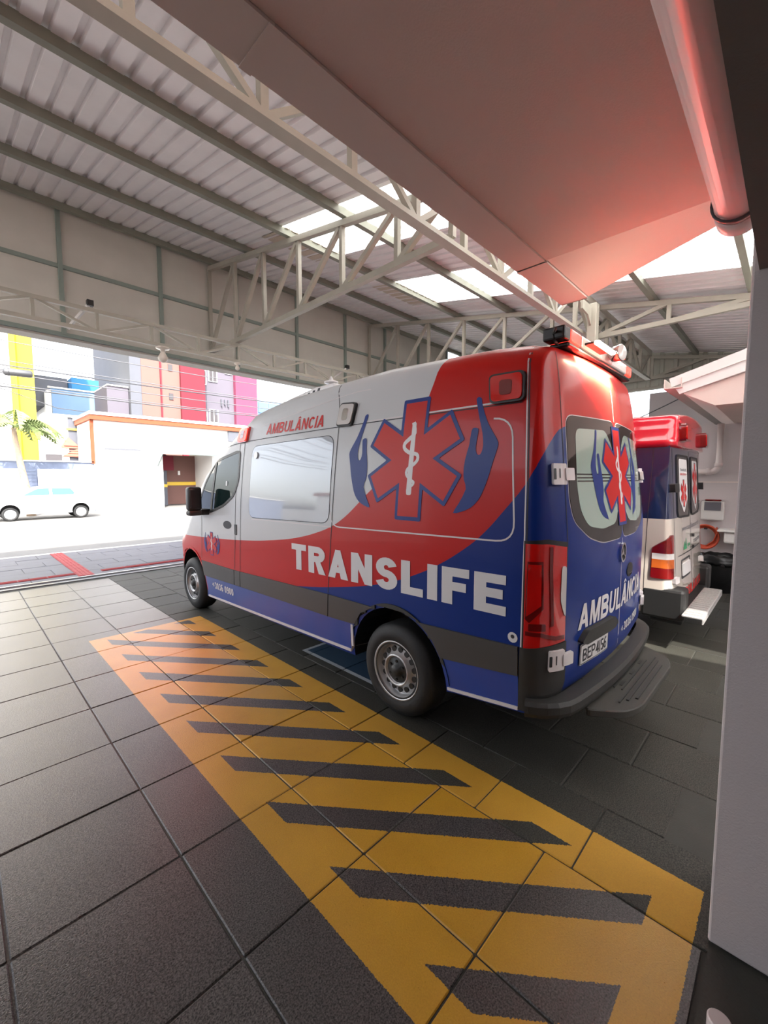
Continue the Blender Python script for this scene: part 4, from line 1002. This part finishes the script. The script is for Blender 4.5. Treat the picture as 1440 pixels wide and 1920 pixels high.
# red lamps' own light, plus an added area light for the rear glare
def spot(name, loc, to, energy, col, size=1.8, rad=0.05, par=None):
    d = bpy.data.lights.new(name, 'SPOT'); d.energy = energy; d.color = col; d.spot_size = size; d.spot_blend = 0.6; d.shadow_soft_size = rad
    o = bpy.data.objects.new(name, d); C.objects.link(o); o.location = loc
    o.rotation_euler = (Vector(to) - Vector(loc)).to_track_quat('-Z', 'Y').to_euler()
    if par: o.parent = par; o.location = Vector(loc) - LOC[par]
    return o
ad = bpy.data.lights.new('glare_fill_light', 'AREA'); ad.shape = 'RECTANGLE'; ad.size = 0.5; ad.size_y = 0.03; ad.energy = 45; ad.spread = 1.05; ad.color = (1, .82, .55)  # area light added to brighten the top of the rear doors
ao = bpy.data.objects.new('glare_fill_light', ad); C.objects.link(ao); ao.location = Vector((2.95, by - .13, 2.54)) - LOC[A1]; ao.parent = A1
ao.rotation_euler = Vector((0.1, 0.6, -1)).to_track_quat('-Z', 'Y').to_euler()
spot('beacon_light', (2.0, 4.33, 2.22), (-1.4, 5.0, 0.0), 65, (1, .08, .05), 2.2, 0.08, A1)
spot('beacon_light', (3.75, 0.95, 2.68), (2.6, 0.2, 3.0), 8, (1, .10, .07), 2.6, 0.06, A1)

# ================================================================== AMBULANCE 2
X2, Y2 = 5.97, 3.0
def prof2(y):
    ze = lerp(y, [(.9, 2.16), (4.4, 2.16), (4.7, 2.05), (5.2, 1.6), (5.6, 1.25), (6.1, 1.0)])
    h = [(0, .34), (.5, .34)]
    WT2 = [(.3, .93), (.8, .965), (1.3, .965), (1.7, .93), (2.2, .86)]
    for i in range(12):
        z = .34 + (ze - .1 - .34) * i / 11; h.append((lerp(z, WT2), z))
    x0 = h[-1][0]
    for i in range(1, 5):
        a = PI / 2 * i / 4; h.append((x0 - .1 * (1 - math.cos(a)), ze - .1 + .1 * math.sin(a)))
    for i in range(1, 4): h.append((h[17][0] * (1 - i / 3), ze + .02))
    return h
yd2 = lambda x, z: 0.03 * x * x + 0.07 * (z - 0.6)
b2 = shell([0.92 + 5.0 * k / 30 for k in range(31)], prof2, (0.88, 0.12, yd2), (.5, .4, lambda x, z: -.1 * x * x), X2)
b2 = cut(b2, [((X2 + s * 1.3, hy, .34), (X2 + s * .6, hy, .34), .42) for s in (-1, 1) for hy in (2.2, 5.6)])
bvh2 = BVHTree.FromBMesh(b2)
def livery2():
    m = bpy.data.materials.new('far_ambulance_livery'); m.use_nodes = True; n = N(m); t = m.node_tree; b = t.nodes['Principled BSDF']
    tc = t.nodes.new('ShaderNodeTexCoord'); s = t.nodes.new('ShaderNodeSeparateXYZ'); t.links.new(tc.outputs['Object'], s.inputs[0])
    nz = n.noise(tc.outputs['Object'], 2.0, 3)
    c = n.mix(n.gt(s.outputs[2], 1.33), n.mix(nz, (.52, .46, .40), (.56, .50, .44)), (.012, .020, .062))
    t.links.new(c, b.inputs['Base Color']); b.inputs['Roughness'].default_value = .16; b.inputs['Coat Weight'].default_value = 1; return m
A2 = thing('ambulance', 'navy and cream ambulance with a red roof cap parked farther back', 'ambulance', (X2, Y2, 0))
obj('body', b2, [livery2(), M['black']], A2)
rear2 = lambda u, v: hit(bvh2, (u, -3, v), (0, 1, 0))
sd2 = lambda u, v: hit(bvh2, (X2 - 4, -u, v), (1, 0, 0))
# red roof cap
def prof2c(y):
    zt = lerp(y, [(.95, 2.40), (4.3, 2.44), (4.6, 2.3)])
    return [(0, 2.06), (.88, 2.06), (.915, 2.09), (.90, 2.14), (.865, 2.16), (.87, 2.24), (.845, 2.26), (.835, zt - .07), (.80, zt - .02), (.72, zt), (.4, zt + .03), (0, zt + .04)]
c2 = shell([0.98 + 3.6 * k / 12 for k in range(13)], prof2c, (0.9, 0.13, lambda x, z: 0.03 * x * x + .05 * (z - 2.1)), (.7, .3, lambda x, z: 0), X2)
cap2 = obj('roof_cap', c2, M['a2_red'], A2, True)
bv2c = BVHTree.FromPolygons([v.co + LOC[A2] for v in cap2.data.vertices], [tuple(p.vertices) for p in cap2.data.polygons])
capr = lambda u, v: hit(bv2c, (u, -3, v), (0, 1, 0))
d2 = lambda nm, P, f, m, off=.002, th=0., par=None: conform(nm, fill2d(P), f, M[m], par or A2, off, th, .1)
d2('cap_raised_strip', [rrect(5.2, 2.30, 5.95, 2.345, .01)], capr, 'a2_red', -.001, .01)  # raised strip in the same red as the cap
for x in (5.34, 6.60):
    o = d2('warning_lamp', [rrect(x - .12, 2.12, x + .12, 2.30, .03)], capr, 'lens_dark', -.004, .06)
    d2('lens', [rrect(x - .09, 2.14, x + .09, 2.28, .025)], capr, 'lens_red', .052, .012, o)
L2 = [(5.33, 1.985), (5.88, 1.985), (5.90, 1.38), (5.86, 1.32), (5.36, 1.335), (5.32, 1.38)]
for P, s in ((L2, 0), ([(2 * X2 - a, b) for a, b in L2][::-1], 1)):
    o = d2('rear_window', [rpoly(P, .05)], rear2, 'tint', -.001, .006)
    d2('window_seal', stroke(rpoly(P, .05), .022, True), rear2, 'black', -.001, .010, o)
    cx = sum(a for a, b in P) / 6
    d2('window_film', [rpoly([(cx - .2, 1.95), (cx + .2, 1.95), (cx + .2, 1.52), (cx, 1.36), (cx - .2, 1.52)], .04)], rear2, 'white', .0065, 0, o)
    if s == 0:
        emblem(rear2, cx, 1.58, .36, o, .007, False, mb='grey_print')
        letters('window_text', 'TRANS LIFE', .30, .03, cx - .15, 1.82, rear2, M['grey_print'], o, .03, off=.007)
        letters('window_text', 'EMERGÊNCIA', .30, .025, cx - .15, 1.775, rear2, M['red'], o, .02, off=.007)
    else: emblem(rear2, cx, 1.68, .60, o, .007, False, .75, mb='grey_print')
d2('panel_seam', [stroke([(X2, .5), (X2, 2.05)], .012)[0]], rear2, 'seam')
d2('panel_seam', [stroke([(5.17, .5), (5.17, 2.05)], .010)[0]], rear2, 'seam')
d2('panel_seam', [stroke([(6.77, .5), (6.77, 2.05)], .010)[0]], rear2, 'seam')
d2('panel_seam', [stroke([(5.3, .92), (6.65, .92)], .010)[0]], rear2, 'seam')
letters('lettering', 'www.translifesos.com.br', 1.10, .06, 5.50, 1.17, rear2, M['grey_print'], A2, .01)
letters('lettering', 'AMBULÂNCIA', 1.36, .11, 5.29, .43, rear2, M['red'], A2, block=.2)
letters('lettering', 'transporte', .5, .06, 6.15, .98, rear2, M['grey_print'], A2, .01)
d2('green_logo', [[(5.55, .96), (5.60, 1.06), (5.64, 1.0), (5.70, 1.09), (5.72, .96)]], rear2, 'green')
letters('lettering', 'spa', .15, .05, 5.76, .98, rear2, M['green'], A2, .02)
p2 = d2('number_plate', [rrect(5.45, .69, 5.85, .82, .01)], rear2, 'white', -.001, .012)
letters('plate_text', 'ASL 2847' if False else 'AMB', .30, .07, 5.50, .72, rear2, M['seam'], p2, .01, off=.0125) if False else None
d2('plate_recess', stroke(rrect(5.43, .67, 5.87, .86, .02), .02, True), rear2, 'seam', -.001, .004)
for x, z, w_ in ((6.05, 1.06, .06), (6.03, .93, .05)): d2('door_handle', [rrect(x, z, x + w_, z + .035, .012)], rear2, 'black', -.001, .02)
for x in (5.13, 6.81):
    d2('hinge', [rrect(x - .06, 1.60, x + .08, 1.69, .015)], rear2, 'black', -.001, .05)
    d2('hinge', [rrect(x - .05, .665, x + .07, .73, .015)], rear2, 'hinge', -.001, .03)
def corner2(u, v):
    c = Vector((5.35, 1.25, v)); d = Vector((-math.cos(u), -math.sin(u), 0)); return hit(bvh2, c + d * 2, -d)
T2 = lambda z0, z1: [[(.15, z0), (.90, z0), (.90, z1), (.15, z1)]]
o = conform('tail_lamp', fill2d([rpoly([(.58, .72), (1.0, .72), (1.0, 1.17), (.90, 1.17), (.58, 1.03)], .03)]), corner2, M['lens_dark'], A2, -.004, .02, .08)
conform('amber_lens', fill2d([[(.585, .83), (.995, .83), (.995, .92), (.585, .92)]]), corner2, M['lens_amber'], o, .016, .003, .08)
conform('clear_lens', fill2d([[(.585, .92), (.995, .92), (.995, .98), (.585, .98)]]), corner2, M['lens_clear'], o, .016, .003, .08)
d2('side_window_trim', stroke(rpoly(S([(4.2, 1.95), (1.25, 1.95), (1.25, 1.45), (4.2, 1.45)]), .1), .02, True), sd2, 'grey_print')
d2('panel_seam', [stroke(S([(1.08, .5), (1.06, 2.05)]), .005)[0]], sd2, 'seam')
rb_ = obj('rear_bumper', bev(box(B(), X2 - .93, X2 + .93, .735, 1.02, .26, .375), .02, 2), M['black'], A2)
for sg in (-1, 1): obj('bumper_corner', bev(box(B(), min(X2 + sg * .70, X2 + sg * .955), max(X2 + sg * .70, X2 + sg * .955), .72, 1.1, .30, .62), .03, 2), M['black'], rb_)
s2 = obj('rear_step', bev(box(B(), 4.88 + .0, 6.32, .545, .72, .40, .425), .008), M['tread'], A2)
obj('step_flange', box(B(), 4.88, 6.32, .545, .555, .36, .40), M['tread'], s2)
for k in range(16): obj('tread_rib', box(B(), 4.93 + .088 * k, 4.965 + .088 * k, .56, .70, .425, .431), M['tread'], s2)
for hy in (2.2, 5.6):
    for s in (-1, 1): wheel(A2, X2 + s * .93, hy, .335, .33, .205, .2, s)
d2('windscreen', [rpoly([(-.7, 1.2), (.7, 1.2), (.6, 1.95), (-.6, 1.95)], .08)], lambda u, v: hit(bvh2, (X2 - u, 10, v), (0, -1, 0)), 'glass', -.001, .004)

# ================================================================== SMALL THINGS AT THE FAR WALL
t = thing('towel_dispenser', 'white paper towel dispenser on the far grey wall', 'dispenser', (8.75, .94, 1.06))
obj('housing', bev(box(B(), 8.66, 8.79, .79, 1.09, 1.06, 1.37), .02, 2), M['dispenser'], t)
obj('window', bev(box(B(), 8.650, 8.662, .83, 1.05, 1.22, 1.36), .005), M['grey_print'], t)
obj('lid', bev(box(B(), 8.66, 8.79, .83, 1.05, 1.372, 1.40), .012), M['lens_dark'], t)
t = thing('hose_coil', 'orange hose coiled on the wall behind the far ambulance', 'hose', (8.72, 1.0, .7))
bm = B()
for k in range(4):
    r = .15 + .012 * k
    tube(bm, [(8.72 - .02 * k, 1.02 + r * math.cos(a), .78 + r * 1.05 * math.sin(a)) for a in [2 * PI * q / 24 for q in range(25)]], .016, 6)
obj('coil', bm, M['hose'], t, True)
obj('loose_end', tube(B(), [(8.70, 1.0, .62), (8.68, .9, .72), (8.66, .85, .88), (8.66, .87, .95)], .014, 6), M['hose'], t, True)
obj('hook', box(B(), 8.70, 8.80, 1.0, 1.04, .90, .93), M['seam'], t)
t = thing('wash_basin', 'small white wall shelf basin beside the grey pier', 'basin', (8.6, .6, .8))
obj('rim', bev(box(B(), 8.42, 8.79, .30, .84, .90, .935), .008), M['white_board'], t)
obj('bowl', bev(box(B(), 8.48, 8.79, .34, .76, .72, .90), .03, 2), M['white_board'], t)
t = thing('rubbish_bin', 'black lined rubbish bin on the floor beyond the far ambulance', 'bin', (8.25, .78, 0))
obj('tub', lathe(B(), [(0, 0), (0, .19), (.5, .235), (.52, .235)], (8.25, .78, .0), (0, 0, 1), 24), M['bag'], t, True)
bm = B(); lathe(bm, [(.50, .24), (.47, .265), (.42, .25), (.50, .26), (.56, .245), (.57, .225), (.50, .2)], (8.25, .78, 0), (0, 0, 1), 32)
for v in bm.verts: v.co += Vector((random.uniform(-.012, .012), random.uniform(-.012, .012), random.uniform(-.015, .015)))
obj('bin_bag', bm, M['bag'], t, True)
t = thing('security_camera', 'small white security camera under the second roof gutter', 'camera', (12.4, 1.9, 3.75))
obj('bracket', tube(B(), [(12.68, 1.9, 3.82), (12.4, 1.9, 3.8)], .02, 8), M['white_board'], t)
obj('housing', bev(box(B(), 12.25, 12.5, 1.84, 1.96, 3.72, 3.83), .015), M['white_board'], t)
obj('lens', lathe(B(), [(0, 0), (0, .04), (.01, .04), (.012, 0)], (12.25, 1.9, 3.77), (-1, 0, 0), 12), M['black'], t)
tag(obj('cable', tube(B(), [(12.6, 3.9, 3.0), (12.6, 3.2, 3.22), (12.5, 2.4, 3.55), (12.45, 1.95, 3.75)], .012, 6), M['wire']), 'thin black cable rising to the security camera', 'cable')
t = thing('floor_pipe', 'short pale plastic pipe stub on the threshold by the pier', 'pipe', (1.68, .055, 0))
obj('stub', lathe(B(), [(0, .032), (.058, .032), (.062, .028), (.062, .0)], (1.572, .075, 0.003), (0, 0, 1), 24), M['pvc'], t)
# bulbs and bracket under the lintel truss
for x, lab in ((2.53, 'bare light bulb under the lintel truss, larger on the left'), (3.81, 'small bulb under the lintel truss at the cross truss')):
    z0 = 3.86; k = 1 if x < 3 else .55
    t = thing('light_bulb', lab, 'bulb', (x, YL, z0), 'bulbs under the lintel truss')
    obj('lampholder', lathe(B(), [(0, .10 * k), (-.02, .10 * k), (-.03, .04 * k), (-.07, .035 * k), (-.07, 0)], (x, YL, z0), (0, 0, 1), 18), M['bulb'], t, True)
    obj('bulb', lathe(B(), [(-.07 * k, .03 * k), (-.11 * k, .05 * k), (-.16 * k, .075 * k), (-.20 * k, .068 * k), (-.235 * k, .03 * k), (-.24 * k, 0)], (x, YL, z0), (0, 0, 1), 18), M['bulb'], t, True)
for i, (x0, x1) in enumerate(((1.32, 1.56), (6.1, 6.5))):
    t = thing('lamp_bracket', ('white sloping lamp bracket on the lintel truss, left end' if i == 0 else 'white sloping lamp bracket on the lintel truss above the van'), 'bracket', (x0, YL + .1, 3.9), 'lamp brackets')
    obj('arm', bar(B(), (x0, YL + .25, 3.92), (x1, YL + .05, 4.27), .05, .03), M['white_board'], t)
    obj('clamp', box(B(), x1 - .03, x1 + .05, YL, YL + .08, 4.25, 4.33), M['black'], t)

# ================================================================== STREET
# car
cy, cx0, L = 25.2, 0.95, 4.05
ZC = [(0.0, .62), (.12, .74), (.9, .90), (1.05, .98), (1.75, 1.38), (2.1, 1.44), (3.0, 1.43), (3.6, 1.24), (3.85, .98), (4.0, .7)]
def profc(y):
    ze = lerp(y, ZC); h = [(0, .2), (.5, .2)]
    for i in range(10):
        z = .2 + (ze - .07 - .2) * i / 9; h.append((lerp(z, [(.2, .76), (.6, .82), (.9, .80), (1.4, .62)]), z))
    x0 = h[-1][0]
    for i in range(1, 4): a = PI / 2 * i / 3; h.append((x0 - .08 * (1 - math.cos(a)), ze - .07 + .07 * math.sin(a)))
    for i in range(1, 4): h.append((h[14][0] * (1 - i / 3), ze + .015 * i))
    return h
trc = lambda p: Vector((cx0 + p.y, cy - p.x, p.z - 0.12 + 0.08))
cb = shell([.15 + 3.75 * k / 26 for k in range(27)], profc, (.6, .15, lambda x, z: .15 * x * x), (.6, .12, lambda x, z: -.1 * x * x), 0, trc)
cb = cut(cb, [((cx0 + wx, cy - s * 1.1, .26), (cx0 + wx, cy - s * .45, .26), .34) for wx in (.80, 3.35) for s in (-1, 1)])
bvc = BVHTree.FromBMesh(cb)
CAR = thing('car', 'small white hatchback parked across the street', 'car', (cx0 + 2, cy, -0.13))
obj('body', cb, [M['car_white'], M['black']], CAR)
sdc = lambda u, v: hit(bvc, (cx0 + u, 10, v), (0, 1, 0))
dc = lambda nm, P, m, off=.002, th=0., par=None: conform(nm, fill2d(P), sdc, M[m], par or CAR, off, th, .15)
dc('side_window', [rpoly([(1.25, .98), (1.75, 1.27), (2.20, 1.31), (2.20, .99)], .04)], 'car_glass', -.001, .004)
dc('side_window', [rpoly([(2.30, .99), (2.30, 1.31), (3.0, 1.29), (3.14, 1.10), (3.10, 1.0)], .04)], 'car_glass', -.001, .004)
dc('door_seam', [stroke([(2.25, .3), (2.25, 1.0)], .012)[0]], 'seam')
dc('door_handle', [rrect(2.08, .84, 2.2, .87, .01)], 'car_white', -.001, .02)
dc('tail_lamp', [rpoly([(3.78, .84), (3.90, .84), (3.90, .92), (3.82, .93)], .02)], 'lens_red', -.001, .01)
obj('wing_mirror', bev(box(B(), cx0 + 1.15, cx0 + 1.33, cy - .95, cy - .80, .88, .98), .02), M['car_white'], CAR)
for wx in (.80, 3.35):
    for s in (-1, 1):
        c_ = (cx0 + wx, cy - s * .80, .17)
        o = obj('wheel', lathe(B(), [(-.02, .2), (0, .2), (.005, .27), (-.03, .30), (-.17, .30), (-.2, .26), (-.2, 0)], c_, (0, -s, 0), 28), M['rubber'], CAR, True)
        obj('hub_cap', lathe(B(), [(-.005, .205), (.012, .2), (.02, .1), (.03, 0)], c_, (0, -s, 0), 24), M['white'], o, True)
# buildings across the street
def bld(name, label, parts, loc):
    t = thing(name, label, 'building' if 'wall' not in name else 'wall', loc)
    mp = {}
    for nm, m, x0, x1, y0, y1, z0, z1, *par in parts:
        o = obj(nm, box(B(), x0, x1, y0, y1, z0, z1), M[m], mp.get(par[0]) if par else t)
        mp.setdefault(nm, o)
    return t
t = bld('boundary_wall', 'blue-grey stone garden wall with white garage doors behind the parked car', [
    ('stone', 'b_stone', -14, 5.83, 29, 29.3, -.13, 2.65), ('garage_door', 'b_white', 3.28, 5.74, 28.95, 29.0, -.1, 2.25), ('garage_door', 'b_white', -2.2, 2.72, 28.95, 29.0, -.1, 2.25),
    ('coping', 'b_white', -14, 5.83, 28.93, 29.35, 2.65, 2.72)], (0, 29, 0))
for k in range(13):
    for x0, wd_ in ((2.74, .50), ): obj('stone_course', box(B(), x0 + (.03 if k % 2 else 0), x0 + wd_, 28.965 - .01 * (k % 2), 29.0, -.05 + .18 * k, .12 + .18 * k), M['b_stone'], t)
t = bld('white_shop', 'long low white building with an orange roof edge across the street', [
    ('wall', 'b_white', 5.84, 9.55, 29, 33, -.13, 5.1), ('wall', 'b_white', 12.75, 18.5, 29, 33, -.13, 5.1), ('wall', 'b_white', 9.55, 12.75, 29, 29.3, 3.35, 5.1),
    ('roof_edge', 'b_orange', 5.7, 18.6, 28.75, 33, 5.1, 5.38), ('roof_cap', 'b_white', 5.65, 18.7, 28.7, 33.1, 5.38, 5.55),
    ('corner_post', 'b_orange', 5.72, 5.9, 28.93, 29.02, 2.6, 5.1), ('shutter_line', 'b_grey', 6.4, 8.3, 28.97, 29.0, 3.45, 3.52),
    ('sign_panel', 'b_blue', 14.7, 17.5, 28.88, 29, 3.8, 4.6), ('sign_panel', 'b_grey', 13.9, 17.0, 28.85, 29, 4.35, 5.05),
    ('recess_back', 'b_salmon', 9.55, 12.75, 32.0, 32.2, -.1, 3.4), ('recess_side', 'b_grey', 9.55, 10.5, 31.2, 31.3, -.1, 3.4),
    ('red_panel', 'b_red', 9.6, 10.9, 31.0, 31.2, 2.3, 3.3), ('band', 'b_band', 10.5, 12.75, 31.95, 32.0, 1.25, 1.5), ('band', 'b_band', 9.6, 10.5, 31.15, 31.2, 1.15, 1.35),
    ('wall_lamp', 'b_white', 11.5, 11.65, 31.92, 32.0, 2.0, 2.3)], (6, 29, 0))
bm = B(); prism(bm, [(9.2, 29.0, 3.55), (9.2, 27.9, 3.25), (9.2, 27.9, 3.32), (9.2, 29.0, 3.65)], (3.9, 0, 0)); aw = obj('awning', bm, M['awning'], t)
for k in range(7): obj('awning_rib', bar(B(), (9.25 + .63 * k, 27.9, 3.33), (9.25 + .63 * k, 29.0, 3.66), .04, .02), M['frame_white'], aw)
bm = B(); prism(bm, [(9.2, 28.95, 2.5), (9.2, 27.9, 3.25), (9.2, 28.95, 3.55)], (.04, 0, 0)); obj('awning_cheek', bm, M['awning'], aw)
t = bld('yellow_building', 'tall yellow building at the left edge across the street', [('wall', 'b_yellow', 3.1, 4.1, 35, 44, -.13, 22), ('wall_front', 'b_white', -9, 3.1, 34.9, 44, -.13, 22), ('pilaster', 'b_yellow', 2.95, 3.25, 34.8, 35, -.13, 22)], (0, 35, 0))
t = bld('blue_building', 'sky-blue building with a darker blue top block in the distance', [
    ('wall', 'b_blue', 6.35, 10.7, 45, 55, -.13, 9.3), ('side_wall', 'b_white', 6.1, 6.35, 45.2, 55, -.13, 9.2), ('top_block', 'b_blue2', 7.85, 9.85, 45.5, 50, 9.3, 10.5), ('rear_block', 'b_grey', 4.9, 7.8, 47, 55, 8.0, 10.6), ('parapet', 'b_white', 6.1, 10.7, 44.9, 45.1, 9.3, 9.42)], (8, 45, 0))
t = bld('grey_house', 'white and grey house with a terracotta roof behind the stone wall', [
    ('wall', 'b_white', 4.2, 5.4, 33.2, 34.8, -.13, 5.6), ('wall', 'b_grey', 5.4, 6.75, 33.2, 34.8, 2.6, 5.75), ('dark_gate', 'b_dark', 4.2, 5.0, 33.1, 33.2, 2.6, 3.25), ('ledge', 'b_band', 5.3, 6.0, 33.1, 33.2, 4.8, 4.93), ('roof_line', 'b_white', 4.2, 6.8, 33.1, 34.8, 5.6, 5.75)], (5, 33.2, 0))
bm = B(); prism(bm, [(5.0, 33.02, 3.13), (5.65, 33.02, 3.56), (6.9, 33.02, 4.1), (6.95, 33.02, 3.08)], (0, .16, 0)); rfm = obj('tiled_roof', bm, M['b_tile'], t)
for k in range(5): obj('tile_course', bar(B(), (5.1, 33.0, 3.2 + .16 * k), (6.9, 33.0, 3.2 + .16 * k), .03, .05), M['b_tile'], rfm)
bm = B(); prism(bm, [(4.95, 33.05, 3.7), (5.36, 33.05, 4.36), (6.0, 33.05, 3.7)], (0, .1, 0)); obj('tiled_roof', bm, M['b_tile'], t)
RB = [('wall', 'b_grey', 10.9, 11.75, 40.05, 52, -.13, 16), ('wall', 'b_salmon', 11.75, 14.85, 40, 52, -.13, 16), ('downpipe', 'b_red', 13.2, 13.32, 39.9, 40, -.13, 16), ('red_band', 'b_red', 14.85, 17.0, 39.7, 52, -.13, 16),
      ('wall', 'b_lilac', 17.0, 20.9, 42, 52, -.13, 18), ('pink_tower', 'b_pink', 20.9, 23.3, 41.5, 52, -.13, 18)]
t = bld('flats', 'multi-storey red, salmon and lilac apartment block across the street', RB, (14, 40, 0))
for x, z in ((13.9, 11.2), (13.9, 8.7)): 
    o = obj('window', box(B(), x, x + .35, 39.93, 40.0, z, z + .55), M['b_dark'], t)
def flat_win(x, z, w_, h):
    o = obj('window', box(B(), x, x + w_, 41.9, 42.0, z, z + h), M['frame_white'], t)
    for k in range(2): obj('pane', box(B(), x + .08 + k * (w_ - .1) / 2, x + k * (w_ - .1) / 2 + (w_ - .1) / 2, 41.86, 41.9, z + .08, z + h - .08), M['b_dark'], o)
for x, z, w_, h in ((17.3, 10.9, .8, 1.4), (18.3, 11.3, .9, 1.4), (17.3, 7.1, .8, 1.3), (18.3, 7.3, .9, 1.3), (20.0, 12.3, .7, 1.3)): flat_win(x, z, w_, h)
for k in range(3): obj('wall_bracket', box(B(), 19.5 + .35 * k, 19.58 + .35 * k, 41.8, 42, 9.0 + .15 * (k % 2), 9.7), M['b_grey'], t)
obj('vent_box', box(B(), 18.9, 19.1, 41.85, 42, 8.1, 8.6), M['b_grey'], t)
t = bld('glass_building', 'blue glazed office building seen just above the van bonnet', [('wall', 'b_white', 23.9, 24.5, 46, 60, -.13, 11.2), ('wall', 'b_blue', 24.5, 36, 46, 60, -.13, 11.0)], (28, 46, 0))
for i in range(8):
    for j in range(4): obj('pane', box(B(), 24.6 + 1.3 * i, 25.8 + 1.3 * i, 45.9, 46, 5.5 + 1.35 * j, 6.7 + 1.35 * j), M['b_glass'], t)
bld('grey_annex', 'pale grey flat wall between the blue building and the flats', [('wall', 'b_lilac', 9.3, 10.85, 40.5, 44.7, -.13, 9.3), ('slope_cap', 'b_white', 9.3, 10.85, 40.4, 44.7, 9.3, 9.4)], (10, 40.5, 0))
# palm
PX, PY = 2.75, 27.3
PT = thing('palm_tree', 'small palm tree with arching fronds by the stone wall', 'tree', (PX, PY, -.13))
obj('trunk', tube(B(), [(PX, PY, -.13), (PX - .1, PY, 1.0), (PX - .28, PY, 2.4), (PX - .42, PY, 3.6), (PX - .45, PY, 4.2)], [.2, .17, .14, .12, .10], 10), M['trunk'], PT, True)
random.seed(3)
top = Vector((PX - .45, PY, 4.25))
for k in range(15):
    an = 2 * PI * k / 15 + random.uniform(-.2, .2); Ln = random.uniform(1.5, 2.3); up = random.uniform(.2, 1.3)
    V, F = [], []; d = Vector((math.cos(an), math.sin(an), 0)); sdv = Vector((-d.y, d.x, 0)); prev = None
    n_ = 16
    for q in range(n_ + 1):
        s_ = q / n_; p = top + d * (Ln * s_) + Vector((0, 0, up * math.sin(s_ * 2.1) * .9 - 1.3 * s_ ** 2.4 * (0.6 + .3 * up)))
        i0 = len(V); V += [tuple(p + sdv * .015), tuple(p - sdv * .015), tuple(p + Vector((0, 0, .02)))]
        if q: F += [(i0 - 3, i0 - 2, i0 + 1, i0), (i0 - 2, i0 - 1, i0 + 2, i0 + 1)]
        if q > 1:
            ll = .62 * math.sin(PI * (s_ * .85 + .12)) + .08
            for sg in (-1, 1):
                i0 = len(V); tip = p + sdv * sg * ll * .75 + d * ll * .55 - Vector((0, 0, ll * .55))
                V += [tuple(p - d * .03), tuple(p + d * .035), tuple(tip), tuple((p + tip) / 2 + Vector((0, 0, .06)) + d * .03)]; F += [(i0, i0 + 1, i0 + 3), (i0 + 1, i0 + 2, i0 + 3), (i0, i0 + 3, i0 + 2)]
    obj('frond', (V, F), M['frond'], PT)
# power lines
wl = [((-12, 7.9), (30, 8.1)), ((-12, 7.5), (30, 7.75)), ((-12, 6.9), (30, 7.1)), ((-12, 6.5), (30, 6.9)), ((-12, 6.3), (30, 6.45)), ((-12, 6.0), (30, 6.2)), ((-12, 5.75), (30, 5.9)), ((-12, 8.6), (30, 9.1)), ((-12, 9.2), (30, 9.6)), ((-12, 8.3), (30, 8.5)), ((-12, 9.0), (30, 9.3))]
for i, ((x0, z0), (x1, z1)) in enumerate(wl):
    pts = []
    for k in range(25):
        s_ = k / 24; pts.append((x0 + (x1 - x0) * s_, 21.5 + .12 * (i % 4), z0 + (z1 - z0) * s_ - 1.3 * 4 * s_ * (1 - s_) * (.5 + .08 * (i % 3))))
    order = sorted(range(len(wl)), key=lambda q: -wl[q][0][1]).index(i)
    nth = ('topmost', 'second', 'third', 'fourth', 'fifth', 'sixth', 'seventh', 'eighth', 'ninth', 'tenth', 'lowest')[order]
    tag(obj('power_line', tube(B(), pts, .02 if i % 3 else .03, 5), M['wire'], None, True), nth + (' ' if order in (0, 10) else ' from the top ') + 'of the power lines sagging across the street', 'wire', 'overhead power lines')
tag(obj('drop_cable', tube(B(), [(-2, 21, 6.3), (1.7, 24, 5.5), (4, 27, 5.3), (5.6, 28.4, 5.42)], .02, 5), M['wire'], None, True), 'slanting service cable running down to the orange roof edge', 'wire')
t = thing('cable_splice', 'dark metal cable splice case hanging on the overhead lines at left', 'splice case', (1.8, 20, 5.4))
obj('case', lathe(B(), [(0, 0), (0, .08), (.05, .13), (.75, .13), (.8, .10), (.80, 0)], (1.50, 20, 5.47), (1, 0, .03), 20), M['splice'], t, True)
for k in range(3): obj('cable_end', tube(B(), [(1.5, 20, 5.42 + .05 * k), (1.0, 20, 5.40 + .08 * k), (-3, 20, 5.6 + .1 * k)], .025, 6), M['wire'], t)
obj('band', lathe(B(), [(0, .132), (0, .138), (.03, .138), (.03, .132)], (1.62, 20, 5.474), (1, 0, .03), 20), M['splice'], t, True)
# more of the street to the left (mirrored in the van's side)
bld('side_house', 'pale house beyond the open left side of the carport', [('wall', 'b_white', -30, -18, 14, 30, -.13, 4.2), ('roof_edge', 'b_orange', -30.3, -17.7, 13.7, 30.3, 4.2, 4.5)], (-24, 20, 0))
